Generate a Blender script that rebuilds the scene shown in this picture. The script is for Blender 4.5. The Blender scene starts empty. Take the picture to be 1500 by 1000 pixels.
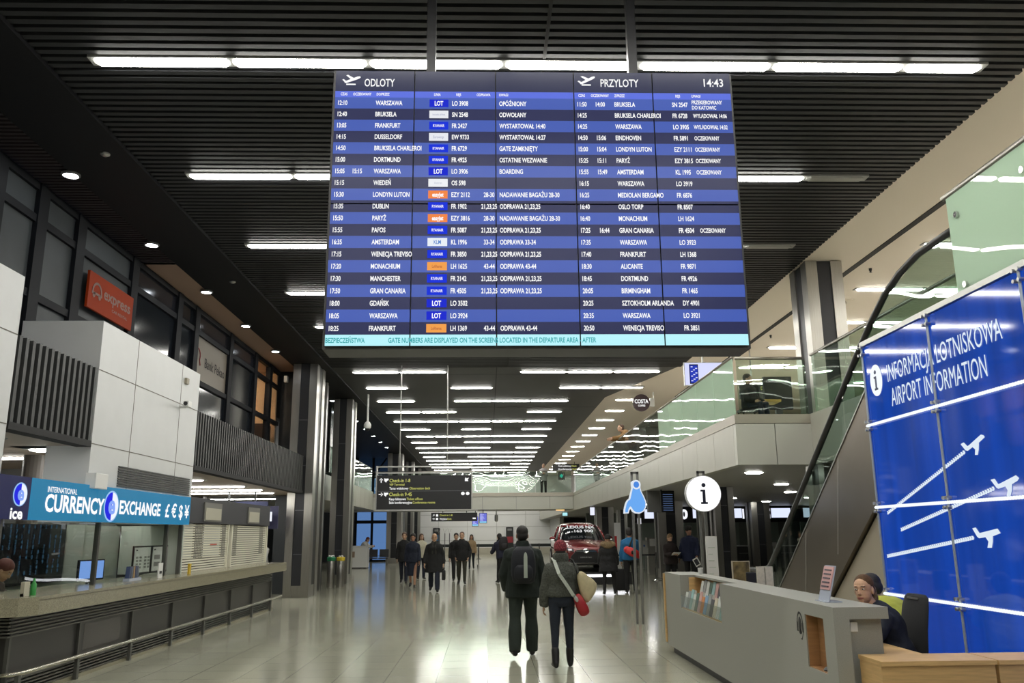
import bpy, bmesh, math, random
from mathutils import Vector, Matrix, Quaternion
random.seed(7)
SC = bpy.context.scene
COL = SC.collection
PI = math.pi
# ---------------------------------------------------------------- camera
cam_d = bpy.data.cameras.new('camera'); cam = bpy.data.objects.new('camera', cam_d); COL.objects.link(cam)
cam_d.sensor_width = 36.0; cam_d.lens = 1231.0 / 1500.0 * 36.0; cam_d.clip_start = 0.1; cam_d.clip_end = 400
cam.matrix_world = Matrix.Translation((0, 0, 1.66)) @ Matrix.Rotation(math.radians(-1.75), 4, 'Z') @ Matrix.Rotation(math.radians(102.9), 4, 'X') @ Matrix.Rotation(math.radians(-0.5), 4, 'Z')
SC.camera = cam
# ---------------------------------------------------------------- world, exposure
W = bpy.data.worlds.new('dusk_sky'); SC.world = W; W.use_nodes = True
bg = W.node_tree.nodes['Background']; bg.inputs[0].default_value = (0.20, 0.36, 0.72, 1); bg.inputs[1].default_value = 0.62
SC.view_settings.view_transform = 'Standard'; SC.view_settings.look = 'None'; SC.view_settings.gamma = 1.0
SC.view_settings.use_curve_mapping = False; SC.view_settings.exposure = 0.12
TUBE = 34.0          # strength of the hall's fluorescent tubes
try:
    SC.cycles.use_denoising = True; SC.cycles.denoiser = 'OPENIMAGEDENOISE'
    SC.cycles.max_bounces = 7; SC.cycles.diffuse_bounces = 3; SC.cycles.glossy_bounces = 4; SC.cycles.transparent_max_bounces = 16
    SC.cycles.sample_clamp_indirect = 6.0; SC.cycles.caustics_reflective = False; SC.cycles.caustics_refractive = False
except Exception: pass

# ---------------------------------------------------------------- materials
def lin(h):
    c = [int(h[i:i+2], 16) / 255 for i in (0, 2, 4)]
    return tuple(x / 12.92 if x <= .04045 else ((x + .055) / 1.055) ** 2.4 for x in c)
_M = {}
def mat(name, col, rough=.5, metal=0.0, emis=None, es=0.0, noise=0.0, nscale=40.0, bump=0.0, bscale=60.0, spec=.5, aniso=0, stretch=None, coat=0):
    if name in _M: return _M[name]
    if isinstance(col, str): col = lin(col)
    m = bpy.data.materials.new(name); m.use_nodes = True; nt = m.node_tree; b = nt.nodes['Principled BSDF']
    b.inputs['Base Color'].default_value = (*col, 1); b.inputs['Roughness'].default_value = rough; b.inputs['Metallic'].default_value = metal
    b.inputs['Specular IOR Level'].default_value = spec
    if coat: b.inputs['Coat Weight'].default_value = coat; b.inputs['Coat Roughness'].default_value = .05
    if emis is not None:
        if isinstance(emis, str): emis = lin(emis)
        b.inputs['Emission Color'].default_value = (*emis, 1); b.inputs['Emission Strength'].default_value = es
    if noise or bump:
        tc = nt.nodes.new('ShaderNodeTexCoord'); src = tc.outputs['Object']
        if stretch:
            mp = nt.nodes.new('ShaderNodeMapping'); mp.inputs['Scale'].default_value = stretch; nt.links.new(src, mp.inputs[0]); src = mp.outputs[0]
    if noise:
        n = nt.nodes.new('ShaderNodeTexNoise'); n.inputs['Scale'].default_value = nscale; n.inputs['Detail'].default_value = 4; nt.links.new(src, n.inputs['Vector'])
        r = nt.nodes.new('ShaderNodeValToRGB'); r.color_ramp.elements[0].position = .3; r.color_ramp.elements[1].position = .7
        r.color_ramp.elements[0].color = (*[c * (1 - noise) for c in col], 1); r.color_ramp.elements[1].color = (*[min(1, c * (1 + noise)) for c in col], 1)
        nt.links.new(n.outputs['Fac'], r.inputs[0]); nt.links.new(r.outputs[0], b.inputs['Base Color'])
    if bump:
        n2 = nt.nodes.new('ShaderNodeTexNoise'); n2.inputs['Scale'].default_value = bscale; n2.inputs['Detail'].default_value = 3; nt.links.new(src, n2.inputs['Vector'])
        bp = nt.nodes.new('ShaderNodeBump'); bp.inputs['Strength'].default_value = bump; bp.inputs['Distance'].default_value = .02
        nt.links.new(n2.outputs['Fac'], bp.inputs['Height']); nt.links.new(bp.outputs[0], b.inputs['Normal'])
    _M[name] = m
    return m
def glow(name, col, s):
    if name in _M: return _M[name]
    if isinstance(col, str): col = lin(col)
    m = bpy.data.materials.new(name); m.use_nodes = True; nt = m.node_tree; nt.nodes.clear()
    o = nt.nodes.new('ShaderNodeOutputMaterial'); e = nt.nodes.new('ShaderNodeEmission'); e.inputs[0].default_value = (*col, 1); e.inputs[1].default_value = s
    nt.links.new(e.outputs[0], o.inputs[0]); _M[name] = m
    return m
def glass(name, tint, refl=1.0, ior=1.5, rough=0.0, frost=0.0, frostcol=(.5, .7, .55)):
    """thin sheet glass: tinted see-through plus a fresnel mirror; frost adds a milky printed layer"""
    if name in _M: return _M[name]
    m = bpy.data.materials.new(name); m.use_nodes = True; nt = m.node_tree; nt.nodes.clear()
    o = nt.nodes.new('ShaderNodeOutputMaterial'); t = nt.nodes.new('ShaderNodeBsdfTransparent'); t.inputs[0].default_value = (*tint, 1)
    g = nt.nodes.new('ShaderNodeBsdfGlossy'); g.inputs['Roughness'].default_value = rough
    f = nt.nodes.new('ShaderNodeFresnel'); geo = nt.nodes.new('ShaderNodeNewGeometry')
    mi = nt.nodes.new('ShaderNodeMapRange'); mi.inputs['To Min'].default_value = ior; mi.inputs['To Max'].default_value = 1/ior; nt.links.new(geo.outputs['Backfacing'], mi.inputs['Value']); nt.links.new(mi.outputs[0], f.inputs[0])
    mul = nt.nodes.new('ShaderNodeMath'); mul.operation = 'MULTIPLY'; mul.inputs[1].default_value = refl; mul.use_clamp = True; nt.links.new(f.outputs[0], mul.inputs[0])
    # gentle waviness of toughened glass
    tc = nt.nodes.new('ShaderNodeTexCoord'); n = nt.nodes.new('ShaderNodeTexNoise'); n.inputs['Scale'].default_value = 1.3; n.inputs['Detail'].default_value = 0
    nt.links.new(tc.outputs['Object'], n.inputs['Vector']); bp = nt.nodes.new('ShaderNodeBump'); bp.inputs['Strength'].default_value = .12; bp.inputs['Distance'].default_value = .05
    nt.links.new(n.outputs['Fac'], bp.inputs['Height']); nt.links.new(bp.outputs[0], g.inputs['Normal'])
    base = t.outputs[0]
    if frost:
        d = nt.nodes.new('ShaderNodeBsdfDiffuse'); d.inputs[0].default_value = (*frostcol, 1)
        tl = nt.nodes.new('ShaderNodeBsdfTranslucent'); tl.inputs[0].default_value = (*frostcol, 1)
        a = nt.nodes.new('ShaderNodeMixShader'); a.inputs[0].default_value = .5; nt.links.new(d.outputs[0], a.inputs[1]); nt.links.new(tl.outputs[0], a.inputs[2])
        mx = nt.nodes.new('ShaderNodeMixShader'); mx.inputs[0].default_value = frost; nt.links.new(base, mx.inputs[1]); nt.links.new(a.outputs[0], mx.inputs[2]); base = mx.outputs[0]
    mix = nt.nodes.new('ShaderNodeMixShader'); nt.links.new(mul.outputs[0], mix.inputs[0]); nt.links.new(base, mix.inputs[1]); nt.links.new(g.outputs[0], mix.inputs[2])
    nt.links.new(mix.outputs[0], o.inputs[0]); _M[name] = m
    return m

# ---------------------------------------------------------------- mesh builder
_TXT = {}
def text_geo(s, bold=0.012):
    k = (s, bold)
    if k not in _TXT:
        cu = bpy.data.curves.new('t', 'FONT'); cu.body = s; cu.size = 1.0; cu.resolution_u = 3; cu.offset = bold; cu.extrude = 0.0
        ob = bpy.data.objects.new('t', cu); me = ob.to_mesh()
        v = [tuple(p.co) for p in me.vertices]; f = [tuple(p.vertices) for p in me.polygons]
        ob.to_mesh_clear(); bpy.data.objects.remove(ob); bpy.data.curves.remove(cu)
        _TXT[k] = (v, f)
    return _TXT[k]
class MB:
    def __init__(s): s.v = []; s.f = []; s.mi = []; s.m = 0
    def add(s, vs, fs, m=None):
        o = len(s.v); s.v += [tuple(p) for p in vs]; mm = s.m if m is None else m
        for f in fs: s.f.append(tuple(i + o for i in f)); s.mi.append(mm)
        return s
    def box(s, x0, x1, y0, y1, z0, z1, m=None):
        return s.add([(x0,y0,z0),(x1,y0,z0),(x1,y1,z0),(x0,y1,z0),(x0,y0,z1),(x1,y0,z1),(x1,y1,z1),(x0,y1,z1)],
              [(0,3,2,1),(4,5,6,7),(0,1,5,4),(1,2,6,5),(2,3,7,6),(3,0,4,7)], m)
    def obox(s, c, size, R=None, m=None, b=0.0):
        """box about c, turned by R, with its edges cut by b"""
        hx, hy, hz = [q / 2 for q in size]; R = R or Matrix.Identity(3)
        if b <= 0:
            vs = [(sx*hx, sy*hy, sz*hz) for sz in (-1,1) for sy in (-1,1) for sx in (-1,1)]
            fs = [(0,2,3,1),(4,5,7,6),(0,1,5,4),(1,3,7,5),(3,2,6,7),(2,0,4,6)]
        else:
            bm = bmesh.new(); bmesh.ops.create_cube(bm, size=1.0)
            for v in bm.verts: v.co = Vector((v.co.x*size[0], v.co.y*size[1], v.co.z*size[2]))
            bmesh.ops.bevel(bm, geom=bm.edges[:], offset=b, segments=2, affect='EDGES', profile=.6)
            bm.verts.index_update(); vs = [tuple(v.co) for v in bm.verts]; fs = [tuple(v.index for v in f.verts) for f in bm.faces]; bm.free()
        c = Vector(c)
        return s.add([c + R @ Vector(v) for v in vs], fs, m)
    def quad(s, a, b, c, d, m=None): return s.add([a,b,c,d], [(0,1,2,3)], m)
    def prism(s, pts, O, U, V, depth, m=None):
        """outline pts (u,v) on the plane O,U,V, given thickness depth along U x V (outwards) """
        O, U, V = Vector(O), Vector(U), Vector(V); N = U.cross(V).normalized(); n = len(pts)
        fr = [O + U*p[0] + V*p[1] + N*depth for p in pts]; bk = [O + U*p[0] + V*p[1] for p in pts]
        fs = [tuple(range(n)), tuple(range(2*n-1, n-1, -1))] + [(i, i+n, (i+1) % n + n, (i+1) % n) for i in range(n)]
        return s.add(fr + bk, fs, m)
    def tube(s, pts, r, n=10, m=None, caps=True, closed=False):
        pts = [Vector(p) for p in pts]; rs = r if isinstance(r, (list, tuple)) else [r]*len(pts)
        vs = []; fs = []; up = None
        for i, p in enumerate(pts):
            a = pts[i-1] if i else (pts[-1] if closed else p); b = pts[i+1] if i < len(pts)-1 else (pts[0] if closed else p)
            d = (b - a).normalized()
            if up is None:
                up = Vector((0,0,1)) if abs(d.z) < .9 else Vector((1,0,0))
            x = d.cross(up).normalized(); up = x.cross(d).normalized()
            for k in range(n):
                t = 2*PI*k/n; vs.append(p + (x*math.cos(t) + up*math.sin(t))*rs[i])
        L = len(pts)
        for i in range(L if closed else L-1):
            j = (i+1) % L
            for k in range(n): fs.append((i*n+k, i*n+(k+1) % n, j*n+(k+1) % n, j*n+k))
        if caps and not closed: fs.append(tuple(range(n-1,-1,-1))); fs.append(tuple((L-1)*n + k for k in range(n)))
        return s.add(vs, fs, m)
    def lathe(s, prof, c, n=20, m=None):
        c = Vector(c); vs = []; fs = []
        for r, z in prof:
            for k in range(n): vs.append(c + Vector((r*math.cos(2*PI*k/n), r*math.sin(2*PI*k/n), z)))
        for i in range(len(prof)-1):
            for k in range(n): fs.append((i*n+k, i*n+(k+1) % n, (i+1)*n+(k+1) % n, (i+1)*n+k))
        fs.append(tuple(range(n-1,-1,-1))); fs.append(tuple((len(prof)-1)*n+k for k in range(n)))
        return s.add(vs, fs, m)
    def rings(s, rings, m=None, caps=True, closed=False):
        """joins rings of equal point count"""
        n = len(rings[0]); vs = [p for r in rings for p in r]; fs = []; L = len(rings)
        for i in range(L if closed else L-1):
            j = (i+1) % L
            for k in range(n): fs.append((i*n+k, i*n+(k+1) % n, j*n+(k+1) % n, j*n+k))
        if caps and not closed: fs.append(tuple(range(n-1,-1,-1))); fs.append(tuple((L-1)*n + k for k in range(n)))
        return s.add(vs, fs, m)
    def ell(s, c, r, R=None, n=14, k=9, m=None):
        c = Vector(c); R = R or Matrix.Identity(3); vs = [c + R @ Vector((0,0,-r[2]))]; fs = []
        for i in range(1, k):
            a = PI*i/k - PI/2
            for j in range(n): vs.append(c + R @ Vector((r[0]*math.cos(a)*math.cos(2*PI*j/n), r[1]*math.cos(a)*math.sin(2*PI*j/n), r[2]*math.sin(a))))
        vs.append(c + R @ Vector((0,0,r[2]))); T = len(vs)-1
        for j in range(n):
            fs.append((0, 1+(j+1) % n, 1+j)); fs.append((T, 1+(k-2)*n+j, 1+(k-2)*n+(j+1) % n))
            for i in range(k-2): fs.append((1+i*n+j, 1+i*n+(j+1) % n, 1+(i+1)*n+(j+1) % n, 1+(i+1)*n+j))
        return s.add(vs, fs, m)
    def text(s, t, O, U, V, size, m=None, align='l', sx=.8, bold=.012, width=None):
        """writing on the plane O,U,V with cap height about 0.7 size; width squeezes the line to a length"""
        v, f = text_geo(t, bold)
        if not v: return s
        O, U, V = Vector(O), Vector(U).normalized(), Vector(V).normalized()
        x0 = min(p[0] for p in v); x1 = max(p[0] for p in v)
        if width: sx = width / max(1e-6, (x1-x0)*size)
        off = -x0 if align == 'l' else (-(x0+x1)/2 if align == 'c' else -x1)
        return s.add([O + U*((p[0]+off)*size*sx) + V*(p[1]*size) for p in v], f, m)
    def build(s, name, mats, parent=None, smooth=False, kind=None):
        me = bpy.data.meshes.new(name)
        vs = s.v
        if parent is not None:
            Mi = _XF[parent.name].inverted(); vs = [tuple(Mi @ Vector(p)) for p in vs]
        me.from_pydata(vs, [], s.f)
        if not isinstance(mats, (list, tuple)): mats = [mats]
        for m in mats: me.materials.append(m)
        if len(mats) > 1: me.polygons.foreach_set('material_index', s.mi)
        if smooth: me.polygons.foreach_set('use_smooth', [True]*len(me.polygons))
        me.update(); o = bpy.data.objects.new(name, me); COL.objects.link(o)
        if smooth == 'auto':
            me.set_sharp_from_angle(angle=math.radians(38))
        if parent is not None: o.parent = parent; _XF[o.name] = _XF[parent.name]
        else: _XF[o.name] = Matrix.Identity(4)
        if kind: o['kind'] = kind
        return o
_XF = {}
def thing(name, label, cat, loc=(0,0,0), rz=0.0, group=None):
    """Empty at the thing's base; its parts are built in world coordinates and hung below it"""
    o = bpy.data.objects.new(name, None); COL.objects.link(o); o.empty_display_size = .1
    o.location = loc; o.rotation_euler = (0,0,rz); o['label'] = label; o['category'] = cat
    if group: o['group'] = group
    _XF[o.name] = Matrix.Translation(loc) @ Matrix.Rotation(rz, 4, 'Z')
    return o
def tag(o, label, cat, group=None):
    o['label'] = label; o['category'] = cat
    if group: o['group'] = group
    return o
def struct(name, mb, mats, smooth=False):
    o = mb.build(name, mats, None, smooth); o['kind'] = 'structure'; return o
ORD = ['first','second','third','fourth','fifth','sixth','seventh','eighth','ninth','tenth','eleventh','twelfth','thirteenth','fourteenth','fifteenth','sixteenth','seventeenth','eighteenth','nineteenth','twentieth','twenty-first','twenty-second','twenty-third']

# palette
steel = mat('brushed_steel', (.37,.36,.33), .30, 1.0, noise=.10, nscale=6, stretch=(30,30,.4))
steel_dark = mat('dark_steel_insert', (.025,.026,.03), .35, .3)
chrome = mat('chrome', (.7,.7,.7), .15, 1.0)
alu = mat('aluminium', (.45,.45,.43), .35, .9)
black = mat('black_plastic', (.012,.012,.013), .4)
blackm = mat('black_matt', (.008,.008,.009), .7)
white = mat('white_lacquer', (.72,.72,.70), .45)
white_panel = mat('white_wall_panel', (.58,.59,.59), .4, noise=.02, nscale=3)
seam = mat('panel_seam', (.16,.15,.13), .8)
beige_ceil = mat('beige_plaster', (.76,.69,.60), .75)
dark_frame = mat('charcoal_window_frame', (.008,.009,.012), .6, spec=.15)
char_panel = mat('charcoal_ceiling_panel', (.009,.009,.011), .6, spec=.2)
wood = mat('beech_veneer', (.62,.40,.17), .4, noise=.12, nscale=5, stretch=(1,1,14))
tubem = glow('fluorescent_tube', (1.0,.98,.91), TUBE)
# ================================================================ THE SETTING
def floor_material():
    m = bpy.data.materials.new('polished_floor_tiles'); m.use_nodes = True; nt = m.node_tree; L = nt.links; b = nt.nodes['Principled BSDF']
    tc = nt.nodes.new('ShaderNodeTexCoord')
    br = nt.nodes.new('ShaderNodeTexBrick'); br.offset = 0; br.inputs['Scale'].default_value = 1.0
    br.inputs['Brick Width'].default_value = .6; br.inputs['Row Height'].default_value = .6; br.inputs['Mortar Size'].default_value = .004; br.inputs['Mortar Smooth'].default_value = .1
    br.inputs['Color1'].default_value = (.375,.37,.285,1); br.inputs['Color2'].default_value = (.40,.395,.305,1); br.inputs['Mortar'].default_value = (.22,.215,.165,1)
    L.new(tc.outputs['Object'], br.inputs['Vector'])
    n = nt.nodes.new('ShaderNodeTexNoise'); n.inputs['Scale'].default_value = 90; n.inputs['Detail'].default_value = 5; L.new(tc.outputs['Object'], n.inputs['Vector'])
    r = nt.nodes.new('ShaderNodeValToRGB'); r.color_ramp.elements[0].position = .35; r.color_ramp.elements[0].color = (.8,.8,.8,1); r.color_ramp.elements[1].position = .65; r.color_ramp.elements[1].color = (1.12,1.12,1.12,1)
    L.new(n.outputs['Fac'], r.inputs[0])
    mx = nt.nodes.new('ShaderNodeMix'); mx.data_type = 'RGBA'; mx.blend_type = 'MULTIPLY'; mx.inputs[0].default_value = 1
    L.new(br.outputs['Color'], mx.inputs[6]); L.new(r.outputs[0], mx.inputs[7]); L.new(mx.outputs[2], b.inputs['Base Color'])
    n2 = nt.nodes.new('ShaderNodeTexNoise'); n2.inputs['Scale'].default_value = 1.1; L.new(tc.outputs['Object'], n2.inputs['Vector'])
    r2 = nt.nodes.new('ShaderNodeMapRange'); r2.inputs['To Min'].default_value = .105; r2.inputs['To Max'].default_value = .13; L.new(n2.outputs['Fac'], r2.inputs['Value']); L.new(r2.outputs[0], b.inputs['Roughness'])
    b.inputs['Specular IOR Level'].default_value = .38
    return m
ZC = 6.6
struct('floor', MB().box(-18, 26, -7, 75, -.3, 0), floor_material())

# ---- ceiling: open slats over the near hall, smooth charcoal panels beyond, a soffit each side
slat_m = mat('charcoal_slat', (.030,.031,.034), .5, spec=.25)
mb = MB()
y = -6.0
while y < 25.0:
    mb.box(-4.69, 5.93, y, y+.075, ZC, ZC+.05); y += .133
struct('ceiling_slats', mb, slat_m)
mb = MB().box(-4.69, 5.93, -7, 25.0, ZC+.16, ZC+.3); struct('ceiling_plenum', mb, blackm)
mb = MB().prism([(-4.69,25.0),(5.85,25.0),(4.4,30.9),(4.3,75),(-4.69,75)], (0,0,ZC+.14), (1,0,0), (0,1,0), -.14)
mb = MB(); P = [(-4.69,25.0),(5.85,25.0),(4.4,30.9),(4.3,75),(-4.69,75)]
mb.add([(a,b,ZC) for a,b in P] + [(a,b,ZC+.2) for a,b in P], [(4,3,2,1,0),(5,6,7,8,9)] + [(i,(i+1)%5,(i+1)%5+5,i+5) for i in range(5)])
struct('ceiling_charcoal', mb, mat('charcoal_ceiling_sheet', (.040,.040,.040), .55))
mb = MB()
mb.box(.28,.31,25.1,75,ZC-.002,ZC+.01); mb.box(.60,.635,-6,25.0,ZC-.006,ZC+.03)
for yy in (25.0, 26.2, 33.3, 40.0, 47.0): mb.box(-4.69, 4.3, yy, yy+.03, ZC-.002, ZC+.01)
struct('trim_1', mb, blackm)
struct('ceiling_soffit', MB().box(-5.72, -4.69, -7, 75, ZC-.05, ZC+.3), char_panel)
mb = MB()
y = -6.0
while y < 15.0: mb.box(-6.4, -5.72, y, y+.05, ZC-.02, ZC+.03); y += .1
mb.box(-6.4, -5.72, -7, 15, ZC+.08, ZC+.2)
struct('ceiling_side_slats', mb, mat('plum_grey_slat', (.045,.036,.040), .6, spec=.2))
struct('ceiling_side', MB().box(-6.4, -5.72, 15, 25.6, ZC-.02, ZC+.2), mat('pinkish_plaster', (.40,.27,.21), .8))
mb = MB(); P = [(5.93,-7),(26,-7),(26,75),(4.3,75),(4.4,30.9),(5.85,25.0),(5.93,25.0)]
mb.add([(a,b,ZC+.03) for a,b in P] + [(a,b,ZC+.3) for a,b in P], [tuple(range(6,-1,-1)), tuple(range(7,14))] + [(i,(i+1)%7,(i+1)%7+7,i+7) for i in range(7)])
struct('ceiling_right', mb, beige_ceil)
struct('trim_2', MB().box(7.03,7.15,6,31,ZC+.02,ZC+.05), blackm)
struct('ceiling_far_side', MB().box(-18,-5.72,25.6,75,ZC,ZC+.2), char_panel)
# ---- outer shell
struct('wall_rear', MB().box(-18, 26, -7.3, -7, 0, 7), mat('grey_plaster', (.35,.34,.31), .8))
struct('wall_right', MB().box(26, 26.3, -7, 75, 0, 7), mat('warm_grey_plaster', (.30,.28,.25), .8))
struct('wall_left', MB().box(-18.3, -18, -7, 75, 0, 7), mat('grey_plaster', (.35,.34,.31), .8))
struct('wall_far', MB().box(-6.2, 26, 74, 74.3, 0, 7), mat('far_white_panel', (.84,.84,.83), .45))
mb = MB()
for x in (-4.2,-1.7,.8,3.3): mb.box(x-.012,x+.012,73.985,74,.3,3.6)
for z in (1.15,2.3,3.3): mb.box(-6.2,5.6,73.985,74,z-.012,z+.012)
struct('trim_3', mb, mat('light_panel_seam', (.42,.41,.39), .8))
struct('baseboard_far', MB().box(-6.2, 5.4, 73.9, 74, 0, .55), mat('cream_baseboard', (.50,.47,.38), .5))
mb = MB().box(5.4,5.7,64,74,0,3.9); struct('wall_far_return', mb, white_panel)
struct('wall_far_side', MB().box(-6.4,-6.2,56,74,0,7), mat('far_dark_cladding', (.03,.035,.04), .5))
struct('wall_left_end', MB().box(-18,-8.6,55.9,56.1,0,7), mat('far_dark_cladding', (.03,.035,.04), .5))
# tall window to the dusk outside at the far end of the left side
wf = struct('window_1', MB().box(-8.6,-6.3,55.95,56.05,0,.12).box(-8.6,-6.3,55.95,56.05,6.85,7).box(-8.6,-8.45,55.95,56.05,0,7).box(-6.45,-6.3,55.95,56.05,0,7)
     .box(-8.6,-6.3,55.93,56.07,2.4,2.6).box(-7.55,-7.4,55.95,56.05,0,7).box(-8.6,-6.3,55.95,56.05,5.3,5.42).tube([(-7.5,56,5.4),(-6.4,56,6.9)],.06,6).tube([(-7.5,56,4.0),(-6.4,56,5.3)],.06,6), dark_frame)
MB().box(-8.5,-6.4,55.99,56.01,.1,6.9).build('pane', glass('clear_glass', (.86,.92,.95), .9), wf)

# ---- steel clad columns with a dark recessed stripe on each face
def column(x0, x1, y0, y1, z0=0, z1=ZC+.02, name='column', seams=True):
    w, d = x1-x0, y1-y0; a = w*.31; b = d*.31; mb = MB()
    mb.box(x0+.03, x1-.03, y0+.03, y1-.03, z0, z1, 1)
    for (xa, xb) in ((x0, x0+a), (x1-a, x1)):
        for (ya, yb) in ((y0, y0+b), (y1-b, y1)): mb.box(xa, xb, ya, yb, z0, z1, 0)
    mb.box(x0+.01, x1-.01, y0+.01, y1-.01, z0, z0+.32, 0)
    if seams:
        for z in (1.15, 2.35, 3.6, 4.9): mb.box(x0+a, x1-a, y0+.024, y0+.034, z, z+.02, 2)
    return struct(name, mb, [steel, steel_dark, mat('dark_steel_seam', (.09,.09,.10), .4)])
column(-5.63,-4.93,24.2,25.4)
column(-5.60,-4.93,30.7,31.8)
column(-6.1,-5.2,52.2,53.1)
column(-5.55,-5.0,58,58.6)
column(-5.6,-5.0,64,64.6)
mb = MB().box(-6.4,-5.30,26.0,28.0,0,ZC); struct('wall_pilaster', mb, mat('far_dark_cladding', (.03,.035,.04), .5))
mb = MB().box(-5.30,-5.22,26.6,26.75,0,ZC).box(-5.30,-5.22,27.3,27.45,0,ZC); struct('trim_4', mb, steel)
column(5.98,6.67,14.9,15.75)
column(6.1,6.62,22.8,23.4,z1=2.87)
column(10.75,11.5,34.6,35.4,z1=2.87)
column(5.05,5.85,39.6,40.4,z1=2.87)
column(6.8,7.3,44.6,45.2,z1=2.87)
column(6.55,7.5,32.7,33.6,z1=2.87)
column(7.42,7.9,29.7,30.3,z1=2.87)

# ---- upper level on the right: slab, fascia, coping
fascia_m = mat('grey_beige_fascia', (.44,.43,.37), .38, noise=.03, nscale=2)
coping_m = mat('brushed_coping', (.42,.39,.33), .42, .7)
under_m = mat('grey_soffit_panel', (.34,.33,.32), .42)
struct('floor_upper', MB().box(4.63,26,15.13,74,3.12,3.715).box(6.0,26,7.6,15.13,3.12,3.715).box(4.63,26,-7,7.6,3.12,3.715), mat('upper_floor', (.58,.55,.48), .3))
mb = MB().box(4.49,26,15.01,74,2.85,3.12).box(5.88,26,7.6,15.01,2.85,3.12).box(4.49,26,-7,7.6,2.85,3.12)
struct('ceiling_lower', mb, under_m)
mb = MB()
y = 15.13
while y < 73: mb.box(4.475,4.62,y+.008,min(74,y+1.38)-.008,2.83,3.56); y += 1.38
struct('trim_5', mb, fascia_m)
mb = MB()
for a, b in ((4.475,5.18),(5.195,5.90)): mb.box(a,b,14.98,15.13,2.83,3.56)
struct('trim_6', mb, mat('pale_fascia_panel', (.55,.55,.49), .4))
struct('trim_7', MB().box(4.47,4.64,14.975,74,3.57,3.735).box(4.64,5.92,14.975,15.14,3.57,3.735), coping_m)
struct('trim_8', MB().box(5.85,6.0,7.6,14.975,2.83,3.735).box(4.47,6.0,7.5,7.64,2.83,3.735).box(4.47,4.64,-6,7.5,2.83,3.735), fascia_m)
# footbridge across the far end
mb = MB().box(-9,4.475,44.35,48.2,2.92,3.72); struct('floor_footbridge', mb, under_m)
mb = MB(); x = -9.0
while x < 4.4: mb.box(x+.012,min(x+1.75,4.465)-.012,44.28,44.36,2.91,3.56); x += 1.75
struct('trim_9', mb, mat('pale_fascia_panel', (.55,.55,.49), .4))
struct('trim_10', MB().box(-9,4.465,44.26,44.38,3.57,3.75), coping_m)
# left upper gallery beyond the columns
struct('floor_gallery', MB().box(-18,-5.95,25.6,44.25,2.95,3.84), under_m)
mb = MB(); y = 28.1
while y < 44.0: mb.box(-5.95,-5.88,y+.01,y+1.44,2.93,3.84); y += 1.46
struct('trim_11', mb, fascia_m)
struct('wall_gallery', MB().box(-9.2,-9,25.6,44.3,3.84,7), mat('far_dark_cladding', (.03,.035,.04), .5))

# ---- glass balustrades
clear_g = glass('clear_balustrade_glass', (.80,.88,.82), 1.5)
frost_g = glass('green_frosted_glass', (.55,.75,.62), 1.1, frost=.95, frostcol=(.78,.95,.80))
screen_g = glass('dark_green_glass', (.25,.36,.30), 1.2)
rail_m = mat('stainless_handrail', (.35,.33,.29), .35, 1.0)
def balustrade(label, segs, z0, z1, rail, group=None, bolts=False):
    """segs: list of (p, q, material) panes on plan"""
    t = thing('glass_balustrade', label, 'railing', (segs[0][0][0], segs[0][0][1], z0))
    for (p, q, m) in segs:
        p, q = Vector((*p,0)), Vector((*q,0)); d = (q-p).normalized(); n = Vector((-d.y,d.x,0))*.009; g = d*.012
        a, b = p+g, q-g
        vs = [(*(v.xy), z) for z in (z0,z1) for v in (a-n,b-n,b+n,a+n)]
        MB().add(vs, [(0,3,2,1),(4,5,6,7),(0,1,5,4),(1,2,6,5),(2,3,7,6),(3,0,4,7)]).build('pane', m, t)
        if bolts:
            for fr in (.12,.88):
                for z in (z0+.16, z1-.22):
                    c = a.lerp(b, fr); c.z = z; nn = n.normalized()
                    MB().tube([c-nn*.035, c+nn*.035], .03, 10).build('clamp', chrome, t)
    mb = MB()
    for a, b in rail: mb.tube([a, b], .028, 10)
    mb.build('handrail', rail_m, t, True)
    return t
ys = [15.03 + 1.38*i for i in range(22)]
segs = [((4.51,ys[i]),(4.51,ys[i+1]), frost_g if i < 5 else clear_g) for i in range(21)]
balustrade('long glass railing of the upper level, green frosted panes then clear ones', segs, 3.74, 4.77, [((4.51,15.03,4.795),(4.51,44.1,4.795))])
balustrade('short clear glass railing across the end of the upper floor beside the steel column', [((4.56,15.03),(5.86,15.03),clear_g)], 3.74, 4.75, [((4.56,15.03,4.775),(5.8,15.03,4.775))])
ns = [7.58,6.22,4.8,3.4,2.0]
balustrade('green frosted glass railing with bolts above the blue light wall', [((4.49,ns[i]),(4.49,ns[i+1]),frost_g) for i in range(4)], 3.74, 4.81, [((4.49,7.63,4.84),(4.49,2.0,4.84))], bolts=True)
balustrade('clear glass railing behind the escalator, running to the steel column', [((5.925,14.88-1.45*i),(5.925,14.88-1.45*(i+1)),clear_g) for i in range(5)], 3.74, 4.78, [((5.925,14.9,4.81),(5.925,7.64,4.81))])
bx = [-8.9+1.9*i for i in range(8)]
balustrade('clear glass railing along the far footbridge', [((bx[i],44.32),(min(bx[i+1],4.4),44.32),clear_g) for i in range(7)], 3.76, 4.83, [((-8.9,44.32,4.86),(4.4,44.32,4.86))])
balustrade('clear glass railing of the gallery behind the wayfinding sign', [((-5.92,32.5+1.6*i),(-5.92,34.1+1.6*i),clear_g) for i in range(7)], 3.86, 4.95, [((-5.92,32.5,4.98),(-5.92,43.7,4.98))])
g = MB().box(-6.0,-5.97,32.2,36.2,4.0,6.55).build('glass_screen', mat('dull_green_screen', (.05,.075,.06), .25)); tag(g, 'dull green glass screen beside the second steel column, above the gallery rail', 'screen')

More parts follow.
